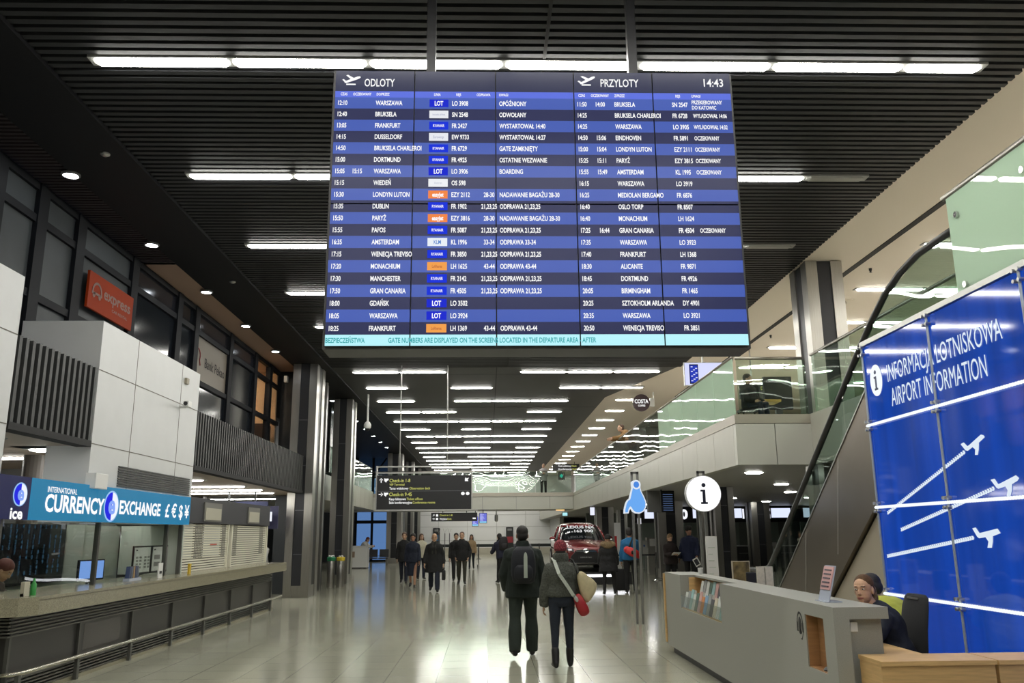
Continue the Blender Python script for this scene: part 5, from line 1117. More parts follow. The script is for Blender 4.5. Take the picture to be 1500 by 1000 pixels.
mb = MB(); a = P['sp'](.49) - X_*.12*k; b = P['sp'](.02) + X_*.21*k - Y_*.13*k
pp = [a + Y_*.08*k + Z_*.02, a + Z_*.085*k, a - Y_*.10*k + Z_*.045*k + X_*.02*k, P['sp'](.36) - X_*.045*k - Y_*.215*k, P['sp'](.20) + X_*.065*k - Y_*.225*k, P['sp'](.06) + X_*.155*k - Y_*.20*k, b + Z_*.0]
for i in range(len(pp)-1): d = (pp[i+1]-pp[i]).normalized(); n_ = Vector((0,-1,0)) if i > 1 else Z_; s_ = d.cross(n_).normalized()*.024*k; e = n_*.005; mb.add([pp[i]-s_-e,pp[i]+s_-e,pp[i+1]+s_-e,pp[i+1]-s_-e,pp[i]-s_+e,pp[i]+s_+e,pp[i+1]+s_+e,pp[i+1]-s_+e], [(0,3,2,1),(4,5,6,7),(0,1,5,4),(1,2,6,5),(2,3,7,6),(3,0,4,7)])
inw(P, mb).build('strap', strap_w, t)
mb = MB(); ax = Vector((.42,0,-.9)).normalized(); sd = Vector((.9,0,.42)).normalized(); c0 = P['sp'](.02) + X_*.225*k - Y_*.12*k
loft(mb, [(c0 + ax*q*k, sd, Y_, w*k, d*k) for q, w, d in ((-.05,.035,.03),(-.02,.058,.055),(.08,.075,.07),(.18,.082,.075),(.24,.07,.06),(.265,.035,.03))]); inw(P, mb).build('pouch', red_l, t, True)
mb = MB(); mb.ell(c0 + ax*.0 - Y_*.065*k - sd*.03*k, (.028*k,.012*k,.045*k), Matrix.Rotation(-.42,3,'Y')); inw(P, mb).build('clasp', mat('pale_grey_clasp', (.42,.42,.38), .4), t, True)
t = bag_at(P, 'tote_bag', 'cream cloth tote bag hanging from the shoulder of the woman in grey', 'bag')
tote = mat('cream_canvas', (.56,.48,.29), .9, noise=.08, nscale=20, bump=.5, bscale=9)
mb = MB(); c1 = P['sp'](.20) + X_*.34*k - Y_*.06*k
O_ = c1 - Y_*.035; 
out = [(-.135,.16),(-.05,.215),(.06,.11),(.205,.02),(.15,-.13),(.035,-.275),(-.02,-.25),(-.085,-.09)]
nr = []
for f_, yy in ((.86,-.06),(1.0,-.02),(1.0,.03),(.86,.06)): nr.append([c1 + X_*(p[0]*f_+.02*(1-f_))*k + Z_*p[1]*f_*k + Y_*yy*k for p in out])
mb.rings(nr); inw(P, mb)
remo = mb.build('sack', tote, t, True); md = remo.modifiers.new('s','SUBSURF'); md.levels = 1; md.render_levels = 1
for dy in (-.05,.05):
    mb = MB(); mb.tube([c1 - X_*.09*k + Z_*.17*k + Y_*dy*.5, P['sp'](.36) + X_*.235*k + Y_*dy, P['sp'](.49) + X_*.17*k + Z_*.06*k + Y_*dy, P['sp'](.50) + X_*.13*k + Z_*.055*k + Y_*dy*.6], .011, 6); inw(P, mb).build('handle', mat('dark_strap', (.02,.02,.02), .7), t, True)

# --- people coming towards the camera
P = person('bald man in an open black coat and scarf striding towards the camera', -1.60, 26.2, 180, 1.74, 'pink', legs=((22,10,2),(-16,22,2)), arms=((-6,13,14,0),(10,13,12,0)), girth=1.15,
  top=dict(mat=black_c, hem=-.34, margin=.03, bulk=.02, flare=.07, name='coat'), bottom=dict(mat=navy_c, width=1.05, flare=1.15), shoes=dict(mat=shoe_b), hair=dict(mat=mat('hair_thin_grey', (.16,.10,.07), .7), kind='ring'))
k = P['k']; mb = MB(); loft(mb, [(P['sp'](q), X_, Y_, w*k, d*k) for q, w, d in ((.50,.10,.11),(.545,.095,.10),(.585,.08,.085))]); 
for s in (-1,1): limb(mb, [P['sp'](.53)+X_*s*.05*k+Y_*.085*k, P['sp'](.40)+X_*s*.035*k+Y_*.155*k, P['sp'](.22)+X_*s*.05*k+Y_*.15*k], [.03*k,.036*k,.034*k], 8)
remeshed('scarf', mb, .011, cloth('charcoal_scarf', (.028,.028,.024)), P['t'], 3)
t = bag_at(P, 'briefcase', 'soft black bag carried by the bald man', 'bag'); hnd = P['AJ'][0][3] + P['AJ'][0][4]*.10*k; mb = MB(); mb.obox(hnd - Z_*.22*k + Y_*.0, (.10,.34,.28), b=.03); inw(P, mb).build('bag_body', blackm, t, 'auto'); mb = MB(); mb.tube([hnd - Z_*.09 - Y_*.08, hnd - Z_*.01 - Y_*.05, hnd - Z_*.01 + Y_*.05, hnd - Z_*.09 + Y_*.08], .012, 8); inw(P, mb).build('handle', blackm, t, True)
person('woman in a navy coat and knee length skirt with bare legs walking towards the camera', -2.42, 28.2, 178, 1.72, 'mid', legs=((14,8),(-12,20)), arms=AR, female=True, head=(0,14,0), girth=1.1,
  top=dict(mat=navy_c, hem=-.12, margin=.03, bulk=.015, name='coat', collar=.05), bottom=dict(mat=navy_c, kind='skirt', length=.50), shoes=dict(mat=shoe_b), hair=dict(mat=hair_b, kind='bun'))
person('dark haired man in a black jacket half hidden by the woman in navy', -2.95, 30.8, 182, 1.78, 'fair', legs=WALK, arms=AR, top=dict(mat=black_c, hem=-.18, margin=.028, bulk=.02), bottom=dict(mat=navy_c), shoes=dict(mat=shoe_b), hair=dict(mat=hair_br, kind='short'))
person('woman in a cream jacket between the woman in navy and the bald man', -2.55, 33.5, 200, 1.70, 'fair', legs=REST, arms=AR, female=True, top=dict(mat=cream_c, hem=-.12, margin=.03, bulk=.02), bottom=dict(mat=navy_c), shoes=dict(mat=shoe_b), hair=dict(mat=hair_br, kind='long'))
person('man in a black sweater and olive trousers walking towards the camera, hands in pockets', -.88, 30.0, 180, 1.76, 'fair', legs=((12,6,1),(-10,16,1)), arms=((-12,20,40,12),(-10,20,40,12)), girth=1.06, head=(-6,0,0), top=dict(mat=black_c, hem=-.16, margin=.03, bulk=.02, collar=.06), bottom=dict(mat=olive_c, width=.95, flare=.9), shoes=dict(mat=shoe_b), hair=dict(mat=hair_br, kind='crop'))
person('dark haired person in black close behind the man in olive trousers', -1.16, 32.2, 184, 1.74, 'fair', legs=WALK2, arms=AR, top=dict(mat=black_c, hem=-.16, margin=.028), bottom=dict(mat=black_c), shoes=dict(mat=shoe_b), hair=dict(mat=hair_b, kind='short'))
P = person('long haired woman with a tan shoulder bag behind the man in olive trousers', -.78, 42.5, 180, 1.68, 'mid', legs=WALK2, arms=AR, female=True, top=dict(mat=tan_c, hem=-.10, margin=.026), bottom=dict(mat=denim, width=.92, flare=.85), shoes=dict(mat=shoe_b), hair=dict(mat=hair_b, kind='long'))

# --- others from behind
P = person('stooping man in a dark blue jacket with a dark backpack by the belt barrier', .52, 30.3, 20, 1.76, 'fair', legs=((12,4),(-10,10)), arms=((34,10,40,8),(30,10,40,8)), lean=20, spine=12, head=(0,18,0), top=dict(mat=cloth('ink_blue', (.014,.016,.034)), hem=-.12, margin=.03, bulk=.02), bottom=dict(mat=black_c), shoes=dict(mat=shoe_b), hair=dict(mat=hair_b, kind='crop'))
backpack(P, 'dark rounded backpack on the stooping man', mat('backpack_charcoal', (.014,.012,.014), .7), .32, .46, .19, .29)
P = person('person in a black coat with a tan fur hood looking towards the red car', 3.38, 24.2, -6, 1.62, 'fair', legs=((-6,4,5),(8,4,8)), arms=((6,10,18,0),(8,12,20,0)), head=(20,8,0), female=True, girth=1.2, top=dict(mat=black_c, hem=-.26, margin=.035, bulk=.045, flare=.04, name='coat', sleeve_w=1.15), bottom=dict(mat=black_c, width=.9, flare=.9), shoes=dict(mat=shoe_b), hair=dict(mat=cloth('black_knit', (.012,.011,.011)), kind='beanie'))
k = P['k']; fur = mat('tan_fur', (.20,.14,.075), 1.0, noise=.5, nscale=60, bump=1.0, bscale=60)
mb = MB(); cc = P['sp'](.53); rg = []
for i in range(16):
    a = 2*PI*i/16; rg.append(cc + X_*math.cos(a)*.185*k + Y_*(math.sin(a)*.13 - .05)*k + Z_*(.01 + .05*math.sin(a))*k)
mb.tube(rg, .055*k, 10, closed=True); mb.ell(cc - Y_*.17*k - Z_*.02, (.17*k,.075*k,.11*k)); remeshed('fur_hood', mb, .012, fur, P['t'], 2)
P = person('man in a bright blue jacket seen from behind, a red bag slung over him', 4.10, 24.8, -4, 1.80, 'mid', legs=REST, arms=((4,9,8,0),(20,10,50,10)), girth=1.1, head=(-15,0,0), top=dict(mat=bluej, hem=-.06, margin=.03, bulk=.02), bottom=dict(mat=black_c, width=1.0), shoes=dict(mat=shoe_b), hair=dict(mat=hair_b, kind='short'))
k = P['k']; t = bag_at(P, 'duffel_bag', 'red duffel bag across the back of the man in bright blue', 'bag'); mb = MB()
limb(mb, [P['sp'](.22)-X_*.10*k-Y_*.24*k, P['sp'](.16)+X_*.02*k-Y_*.27*k, P['sp'](.08)+X_*.20*k-Y_*.23*k], [.095*k,.12*k,.10*k]); inw(P, mb); sgo = mb.build('bag_body', mat('red_nylon', (.50,.03,.03), .6), t, True)
mb = MB(); mb.tube([P['sp'](.24)-X_*.07*k-Y_*.30*k, P['sp'](.38)+X_*.0*k-Y_*.20*k, P['sp'](.50)+X_*.09*k-Y_*.06*k+Z_*.05*k, P['sp'](.45)+X_*.12*k+Y_*.13*k], .025*k, 8); inw(P, mb).build('strap', blackm, t, True)
mb = MB(); mb.ell(P['sp'](.15)+X_*.03*k-Y_*.375*k, (.04*k,.02*k,.05*k)); inw(P, mb).build('pocket', blackm, t, True)
t = thing('suitcase', 'upright black suitcase beside the man in bright blue', 'suitcase', (3.86,24.9,0)); MB().obox((3.86,25.0,.36), (.42,.26,.60), b=.05).build('shell', blackm, t, 'auto')
for dx in (-.15,.15): MB().tube([(3.86+dx-.02,25,.035),(3.86+dx+.02,25,.035)], .035, 10).build('wheel', black, t)
mb = MB().tube([(3.74,25.08,.64),(3.74,25.08,.92),(3.98,25.08,.92),(3.98,25.08,.64)], .012, 8); mb.build('handle', alu, t)
P = person('woman in black reading white papers near the check in desks', 5.52, 26.0, 195, 1.62, 'fair', legs=REST, arms=((22,10,72,28),(22,10,72,28)), head=(0,22,0), female=True, girth=1.15, top=dict(mat=cloth('brown_black', (.018,.011,.010)), hem=-.14, margin=.03, bulk=.03, collar=.07), bottom=dict(mat=black_c), shoes=dict(mat=shoe_b), hair=dict(mat=hair_bl, kind='pony'))
k = P['k']; hm_ = (P['AJ'][0][3]+P['AJ'][1][3])/2 + Y_*.09*k + Z_*.02; t = thing('document', 'white papers held by the woman in black', 'papers', tuple(P['M'] @ hm_)); mb = MB(); mb.obox(hm_, (.24,.16,.006), Matrix.Rotation(.5,3,'X')); inw(P, mb).build('sheet', white, t); mb = MB(); mb.obox(hm_ + Vector((.01,.0,-.008)), (.23,.15,.006), Matrix.Rotation(.55,3,'X')); inw(P, mb).build('sheet', white, t)
P = person('tall man in a dark blue jacket and cap holding a tablet near the check in', 6.12, 26.0, 150, 1.84, 'mid', legs=REST, arms=((16,12,30,0),(4,14,14,0)), head=(38,10,0), girth=1.15, top=dict(mat=cloth('deep_blue', (.010,.016,.050)), hem=-.16, margin=.03, bulk=.035), bottom=dict(mat=black_c), shoes=dict(mat=shoe_b), hair=dict(mat=cloth('black_knit', (.012,.011,.011)), kind='cap'))
k = P['k']; hd_ = P['AJ'][0][3] + P['AJ'][0][4]*.10*k; t = thing('tablet_computer', 'white framed tablet hanging from the hand of the man in dark blue', 'tablet', tuple(P['M'] @ hd_)); mb = MB(); R = Matrix.Rotation(.5,3,'Y'); mb.obox(hd_ - Z_*.09 + Y_*.03, (.17,.012,.24), R, b=.004); inw(P, mb).build('casing', white, t); mb = MB(); mb.obox(hd_ - Z_*.09 + Y_*.037, (.12,.006,.17), R); inw(P, mb).build('screen', mat('tablet_grey', (.05,.05,.06), .2), t)

# --- at the information desk
P = person('young woman in navy leaning over the desk and looking at the camera, with a ponytail', 3.50, 7.46, 90, 1.66, 'pink', legs=((86,88,4),(84,86,4)), arms=((42,12,44,14),(36,14,50,10)), lean=17, spine=13, head=(42,-2,4), sit=.578, female=True, vox=.0065, girth=1.02,
  top=dict(mat=mat('cloth_ink_navy', (.006,.009,.018), .8, bump=.2, bscale=30), hem=-.05, margin=.022, bulk=.02, collar=.03), bottom=dict(mat=navy_c), shoes=dict(mat=shoe_b), hair=None)
k = P['k']; hp, hs, HR = P['hp'], P['hs'], P['HR']; mb = MB()
def he2(p, r): mb.ell(hp(p), [q*hs for q in r], HR, 18, 12)
he2((0,-.018,.050), (.082,.095,.084)); he2((0,-.045,.0), (.079,.070,.07)); remeshed('hair', mb, .007, mat('hair_light_brown', (.10,.055,.028), .7, noise=.3, nscale=30, spec=.15), P['t'], 3)
mb = MB(); limb(mb, [hp((0,-.105,.03)), hp((0,-.16,.01)), hp((0,-.175,-.07)), hp((0,-.15,-.16)), hp((0,-.13,-.21))], [.026*k,.036*k,.040*k,.032*k,.012*k], 10); remeshed('ponytail', mb, .008, hair_bl, P['t'], 3)
P = person('dark haired person in a yellow vest bent over the desk beside the woman in navy', 3.93, 8.2, 27, 1.70, 'fair', legs=((84,86,4),(84,86,4)), arms=((60,12,40,10),(60,12,40,10)), lean=24, spine=18, head=(-8,20,0), sit=.56, vox=.009, girth=1.12,
  top=dict(mat=mat('cloth_lime_yellow', (.50,.52,.07), .8, bump=.3, bscale=30), hem=-.05, margin=.025, bulk=.03, name='vest', sleeve=.2), bottom=dict(mat=black_c), shoes=dict(mat=shoe_b), hair=dict(mat=hair_b, kind='short'))

# --- upper level, kiosks and counters
person('distant person in a pale grey top with folded arms on the footbridge', 3.05, 46.0, 180, 1.66, 'fair', legs=REST, arms=((18,8,95,40),(18,8,95,40)), z=3.72, top=dict(mat=cloth('pale_grey', (.36,.34,.34)), hem=-.16, margin=.03, bulk=.02), bottom=dict(mat=black_c), shoes=dict(mat=shoe_b), hair=dict(mat=hair_br, kind='crop'))
person('man in a brown jacket leaning on the upper railing beneath the round sign', 5.02, 28.9, 92, 1.76, 'fair', legs=((-6,4),(-12,4)), arms=((58,8,28,4),(58,8,28,4)), lean=34, spine=10, head=(0,-4,0), z=3.72, top=dict(mat=cloth('ochre_brown', (.22,.12,.045)), hem=-.10, margin=.03, bulk=.03, collar=.05), bottom=dict(mat=black_c), shoes=dict(mat=shoe_b), hair=dict(mat=hair_br, kind='crop'))
person('boy in a black jacket sitting behind the glass of the upper floor', 5.45, 17.2, 215, 1.45, 'fair', legs=((88,88,3),(88,88,3)), arms=((20,8,50,10),(20,8,50,10)), head=(15,0,0), sit=.50, z=3.72, top=dict(mat=black_c, hem=-.08, margin=.03, bulk=.02), bottom=dict(mat=navy_c), shoes=dict(mat=shoe_b), hair=dict(mat=hair_b, kind='short'))
person('red haired person in white bending over the white kiosk', -6.62, 45.9, 250, 1.66, 'fair', legs=REST, arms=((50,8,50,20),(50,8,50,20)), lean=26, spine=14, head=(0,26,0), female=True, top=dict(mat=white_c, hem=-.14, margin=.026, bulk=.02), bottom=dict(mat=white_c), shoes=dict(mat=shoe_b), hair=dict(mat=hair_red, kind='bob'))
person('auburn haired clerk bowing behind the glass of the exchange booth', -6.0, 10.45, -80, 1.64, 'pink', legs=((66,74,3),(66,74,3)), arms=((40,10,40,14),(40,10,40,14)), lean=20, spine=12, head=(0,36,0), female=True, sit=.72, vox=.009, top=dict(mat=cloth('dusty_brown', (.06,.04,.035)), hem=-.12, margin=.024), bottom=dict(mat=black_c), shoes=dict(mat=shoe_b), hair=dict(mat=hair_red, kind='bob'))
person('person in a white shirt seen through the gap between the shutters and the steel column', -6.35, 24.7, 160, 1.66, 'fair', legs=REST, arms=((30,8,60,14),(30,8,60,14)), lean=8, top=dict(mat=white_c, hem=-.10, margin=.024), bottom=dict(mat=navy_c), shoes=dict(mat=shoe_b), hair=dict(mat=hair_b, kind='crop'))
t = thing('stool', 'high stool of the clerk inside the exchange booth', 'stool', (-6.02,10.45,0)); MB().lathe([(.15,0),(.17,.02),(.17,.05)], (-6.02,10.45,.58), 18).build('seat', blackm, t, 'auto'); MB().tube([(-6.02,10.45,.02),(-6.02,10.45,.58)], .03, 10).build('column', alu, t); MB().lathe([(.18,0),(.18,.02),(.05,.03)], (-6.02,10.45,0), 18).build('base', black, t)
# ================================================================ RED CAR ON ITS PLINTH
red_p = mat('dark_red_car_paint', (.17,.008,.010), .22, .15, coat=1.0); car_glass = mat('car_glass', (.008,.010,.012), .06); grille_m = mat('black_grille', (.008,.008,.009), .35)
pl = thing('display_plinth', 'low black display plinth with a white light strip under the red car', 'plinth', (3.4,31,0))
MB().box(2.05,4.80,28.85,34.3,0,.40).build('base', mat('black_plinth', (.012,.012,.013), .35), pl); MB().box(2.25,4.70,28.83,28.85,.25,.33).build('light_strip', glow('plinth_strip', (.95,.95,1), 4), pl)
car = thing('car', 'dark red sport utility car on the black plinth, white price lettering on its windscreen', 'car', (3.33,29.2,.40)); CX, CY, CZ = 3.33, 29.2, .40
st_ = [(.00,.60,.30,.70,.74),(.10,.80,.22,.79,.83),(.45,.905,.20,.90,.95),(1.0,.925,.20,.98,1.04),(1.35,.925,.20,1.0,1.07),(2.5,.925,.20,1.03,1.08),(3.8,.915,.20,1.06,1.1),(4.4,.88,.24,1.06,1.1),(4.62,.76,.36,.98,1.02)]
rg = []
for y, w, zb, zs, zt in st_:
    h = [(w*.0,zb),(w*.82,zb),(w*.97,zb+.12),(w,zb+.32),(w*.985,zs-.10),(w*.93,zs),(w*.60,zt),(0,zt+.02)]
    ring = [(x,z) for x,z in h] + [(-x,z) for x,z in h[-2:0:-1]]
    rg.append([(CX+x,CY+y,CZ+z) for x,z in ring])
b_ = MB().rings(rg).build('car_body', red_p, car, True); md = b_.modifiers.new('s','SUBSURF'); md.levels = 1; md.render_levels = 2
def rrect(y0,y1,w,z,n=28,p=.45):
    cy, hy = (y0+y1)/2, (y1-y0)/2; o = []
    for k in range(n):
        a = 2*PI*k/n; c, s = math.cos(a), math.sin(a); o.append((CX + w*math.copysign(abs(c)**p,c), CY + cy + hy*math.copysign(abs(s)**p,s), CZ+z))
    return o
MB().rings([rrect(.98,4.45,.86,1.02),rrect(1.42,4.32,.79,1.25),rrect(1.86,4.08,.69,1.50)]).build('window_band', car_glass, car, 'auto')
MB().rings([rrect(1.85,4.09,.695,1.495),rrect(2.0,3.95,.64,1.575),rrect(2.3,3.6,.48,1.635),rrect(2.7,3.2,.25,1.65)]).build('roof', red_p, car, True)
for s in (-1,1):
    MB().tube([(CX+s*.83,CY+1.08,CZ+1.03),(CX+s*.765,CY+1.50,CZ+1.26),(CX+s*.66,CY+1.95,CZ+1.51)], .038, 8).build('windscreen_pillar', red_p, car, True)
    MB().tube([(CX+s*.88,CY+2.75,CZ+1.03),(CX+s*.80,CY+2.75,CZ+1.25),(CX+s*.70,CY+2.75,CZ+1.52)], .035, 8).build('door_pillar', red_p, car, True)
    m_ = MB().ell((CX+s*1.02,CY+1.40,CZ+1.10), (.11,.07,.075)).build('mirror', red_p, car, True); MB().tube([(CX+s*.86,CY+1.42,CZ+1.04),(CX+s*.98,CY+1.41,CZ+1.08)], .03, 8).build('arm', black, m_, True); MB().ell((CX+s*1.02,CY+1.35,CZ+1.055), (.07,.03,.02)).build('indicator', glow('mirror_lamp', (1,.95,.9), .9), m_, True)
    hl = MB().prism([(s*.40,.66),(s*.78,.74),(s*.82,.80),(s*.60,.80),(s*.42,.73)] if s > 0 else [(s*.42,.73),(s*.60,.80),(s*.82,.80),(s*.78,.74),(s*.40,.66)], (CX,CY+.16,CZ), UX, UZ, .19).build('headlight', mat('headlight_lens', (.30,.30,.32), .08, .6), car)
    MB().prism([(s*.48,.70),(s*.60,.70),(s*.60,.76),(s*.48,.76)] if s > 0 else [(s*.60,.70),(s*.48,.70),(s*.48,.76),(s*.60,.76)], (CX,CY-.03,CZ), UX, UZ, .004).build('lamp', glow('headlamp_glow', (1,.97,.93), .7), hl)
    for yy in (.92, 3.72):
        w_ = MB().tube([(CX+s*.70,CY+yy,CZ+.36),(CX+s*.935,CY+yy,CZ+.36)], .36, 26).build('wheel', mat('tyre', (.012,.012,.012), .8), car, 'auto'); MB().tube([(CX+s*.93,CY+yy,CZ+.36),(CX+s*.942,CY+yy,CZ+.36)], .25, 22).build('rim', alu, w_)
MB().prism([(-.40,.24),(.40,.24),(.56,.32),(.50,.52),(.36,.66),(.30,.72),(-.30,.72),(-.36,.66),(-.50,.52),(-.56,.32)], (CX,CY+.10,CZ), UX, UZ, .13).build('grille', grille_m, car)
mb = MB().box(CX-.36,CX+.36,CY-.045,CY-.03,CZ+.665,CZ+.69).box(CX-.42,CX+.42,CY-.05,CY-.03,CZ+.27,CZ+.30); mb.build('chrome_bar', chrome, car)
mb = MB().tube([(CX+.085*math.cos(a),CY-.05,CZ+.69+.062*math.sin(a)) for a in [2*PI*k/20 for k in range(20)]], .013, 6, closed=True).tube([(CX+.02,CY-.05,CZ+.735),(CX-.035,CY-.05,CZ+.66),(CX+.055,CY-.05,CZ+.655)], .011, 6); mb.build('emblem', chrome, car)
mb = MB().box(CX-.26,CX+.26,CY-.045,CY-.035,CZ+.42,CZ+.53,0); mb.text('LEXUS NX', (CX,CY-.05,CZ+.455), UX, UZ, .06, 1, 'c', width=.38); mb.build('number_plate', [black, mat('plate_grey_print', (.3,.3,.3), .5)], car)
V_ = Vector((0,.47,.30)).normalized(); mb = MB(); O0 = Vector((CX,CY+1.30,CZ+1.26)) - Vector((0,.30,-.47)).normalized()*.0 + Vector((0,-.16,.03))
mb.text('LEXUS NX', tuple(O0 + V_*.28), UX, V_, .24, align='c', width=.98, bold=.03); mb.text('163 900', tuple(O0 + V_*.03 + Vector((.08,0,0))), UX, V_, .22, align='c', width=.66, bold=.03); mb.text('już od', tuple(O0 + V_*.03 - Vector((.50,0,0))), UX, V_, .10, align='l', width=.20, bold=.02)
mb.build('windscreen_lettering', glow('white_vinyl', (.85,.85,.85), .75), car)

# ================================================================ FAR HALL
for i, (x0, x1, z0, z1, c, lb) in enumerate(((-4.63,-4.05,1.15,2.22,(.03,.13,.25),'dark poster stand with a blue lower half by the far white wall'),(1.60,2.22,.95,2.25,(.30,.02,.03),'dark poster stand with a red lower half by the far white wall'))):
    t = thing('poster_stand', lb, 'poster', ((x0+x1)/2,73.7,0)); MB().box(x0,x1,73.70,73.80,0,z1).build('frame', black, t); MB().box(x0+.05,x1-.05,73.68,73.70,z0,z0+.5).build('print', mat('poster_print_%d' % i, c, .5), t); mb = MB(); mb.box(x0+.12,x1-.12,73.68,73.70,z1-.3,z1-.12); mb.build('headline', mat('poster_headline', (.25,.25,.25), .5), t)
xs = [-3.4,-2.0,-.6,.8,2.2,3.6,4.9]
for i, x in enumerate(xs):
    t = thing('barrier_post', '%s black belt barrier post in the line before the far white wall' % ORD[i], 'barrier', (x,60,0), 0, 'belt barrier before the far wall'); MB().tube([(x,60,0),(x,60,1.02)], .035, 10).build('post', black, t); MB().lathe([(.17,0),(.17,.02),(.04,.04)], (x,60,0), 14).build('base', black, t)
    if i < len(xs)-1: MB().box(x+.035,xs[i+1]-.035,59.99,60.01,.80,1.0).build('belt', mat('dark_green_belt', (.010,.016,.014), .7), t)
for i, x in enumerate((-3.15,-2.75,-2.45)):
    t = thing('pole_stand', '%s thin upright pole in the group of three by the far white wall' % ORD[i], 'pole', (x,56,0), 0, 'thin poles by the far wall'); MB().tube([(x,56,0),(x,56,1.75)], .025, 8).build('pole', mat('dark_grey_pole', (.06,.06,.065), .5), t); MB().lathe([(.15,0),(.15,.02),(.03,.04)], (x,56,0), 12).build('base', black, t); MB().tube([(x-.12,56,2.05),(x-.02,56,1.76),(x+.11,56,2.0)], .012, 6).build('fork', alu, t)
t = thing('luggage_trolley', 'small wire luggage trolley behind the man in olive trousers', 'trolley', (-.72,46,0))
mb = MB()
for dx in (-.22,.22): mb.tube([(-.72+dx,46.3,.12),(-.72+dx,46.35,1.0)], .018, 6); mb.tube([(-.72+dx,45.6,.14),(-.72+dx,46.3,.14)], .018, 6)
for z in (.35,.6,.85,1.0): mb.tube([(-.94,46.33,z),(-.50,46.33,z)], .014, 6)
mb.build('frame', alu, t)
for dx in (-.2,.2): MB().tube([(-.72+dx-.02,45.65,.06),(-.72+dx+.02,45.65,.06)], .06, 10).build('wheel', black, t)
# white kiosk
t = thing('service_kiosk', 'white kiosk counter beside the second steel column', 'kiosk', (-6.75,45.4,0)); MB().box(-7.25,-6.2,45.0,45.7,.05,1.08).build('body', white, t); MB().box(-7.3,-6.15,44.95,45.75,1.08,1.13).build('top', mat('kiosk_top', (.7,.7,.7), .3), t); MB().box(-7.2,-6.25,45.05,45.65,0,.05).build('plinth', black, t); MB().box(-7.12,-6.85,44.98,45.0,.55,.85).build('notice', mat('kiosk_notice', (.30,.22,.16), .5), t)
t = thing('bench_seat', 'dark row seat behind the white kiosk', 'bench', (-5.9,47.4,0))
for dx in (-.3,.3):
    MB().obox((-5.95+dx,47.4,.44), (.5,.45,.05), b=.015).build('seat', mat('dark_seat', (.05,.05,.055), .5), t); MB().obox((-5.95+dx,47.62,.70), (.5,.05,.42), Matrix.Rotation(-.2,3,'X'), b=.015).build('backrest', mat('dark_seat', (.05,.05,.055), .5), t)
for dx in (-.5,.5): MB().tube([(-5.95+dx,47.2,0),(-5.95+dx,47.5,.42)], .02, 6).build('leg', alu, t)
# recycling bins
bin_m = mat('bin_steel', (.34,.33,.31), .32, .9)
for x, c, nm in ((-5.14,(.02,.22,.09),'green'),(-4.83,(.62,.46,.03),'yellow')):
    t = thing('recycling_bin', 'steel recycling bin with a %s rim by the second steel column' % nm, 'bin', (x,28.75,0)); MB().lathe([(.12,0),(.125,.02),(.125,.86),(.118,.88)], (x,28.75,0), 20).build('drum', bin_m, t, 'auto'); MB().lathe([(.132,.85),(.14,.87),(.14,.95),(.12,.97),(.10,.95)], (x,28.75,0), 20).build('rim', mat('bin_rim_'+nm, c, .5), t, 'auto')
    rr = random.Random(len(nm)); mb = MB()
    for k in range(5): mb.ell((x+rr.uniform(-.07,.07),28.75+rr.uniform(-.07,.07),.965+rr.uniform(0,.04)), (.035,.03,.03), None, 7, 5)
    mb.build('liner', white, t)
# ================================================================ CHECK IN HALL UNDER THE UPPER FLOOR
hdm = mat('checkin_header', (.012,.012,.014), .4)
hb = thing('checkin_header', 'long black header board with white desk numbers over the check in desks', 'header', (12,40,2.2)); MB().box(6.9,21,40.0,40.25,2.12,2.84).build('board', hdm, hb)
mb = MB()
for s, x in (('10',8.85),('11',11.95),('12',12.95),('13',16.0)): mb.text(s, (x,39.99,2.30), UX, UZ, .58, width=.55 if s != '11' else .42, bold=.05)
mb.build('lettering', glow('desk_number_white', (.88,.90,1), 1.0), hb)
for i, (x0, x1) in enumerate(((7.35,7.94),(9.62,9.98),(11.45,11.93),(13.33,14.23),(14.85,15.3))):
    t = thing('desk_screen', '%s lit pale screen on the black check in header, counting from the twin post signs' % ORD[i], 'screen', ((x0+x1)/2,39.95,2.2), 0, 'screens over the check in desks'); MB().box(x0-.03,x1+.03,39.9,39.99,2.27,2.78).build('casing', black, t); MB().box(x0,x1,39.89,39.90,2.31,2.74).build('screen', glow('desk_screen_pale', (.72,.78,1), 1.0), t)
for i in range(7):
    x = 7.3 + 1.9*i
    t = thing('checkin_desk', '%s grey check in desk under the numbered header' % ORD[i], 'desk', (x+.7,39,0), 0, 'check in desks'); MB().box(x,x+1.45,38.6,39.3,.08,1.02).build('body', mat('desk_grey', (.10,.10,.10), .4), t); MB().box(x-.03,x+1.48,38.55,39.3,1.02,1.06).build('top', alu, t); MB().box(x+.05,x+1.4,38.65,39.25,0,.08).build('plinth', black, t); MB().box(x+.2,x+1.25,38.59,38.6,.72,.74).build('trim_line', alu, t)
    p = MB().box(x+.02,x+.85,40.6,40.66,.0,2.10).build('backdrop_panel', mat('pale_green_panel', (.24,.29,.26), .4)); tag(p, '%s pale green partition panel behind the check in desks' % ORD[i], 'partition', 'check in partitions')
lamp_row('long lamp over the check in desks behind the black header', 41.5, [(8,9.4),(11,12.4),(14,15.4)], 2.845, w=.2)
t = thing('side_table', 'high white table standing behind the escalator foot', 'table', (12.2,35.5,0)); MB().box(11.55,12.25,36.2,36.7,1.06,1.22).build('top', white, t)
for x in (11.62,12.18): MB().box(x-.03,x+.03,36.3,36.36,0,1.06).build('leg', white, t)
MB().box(11.62,12.18,36.3,36.34,.35,.40).build('rail', white, t)
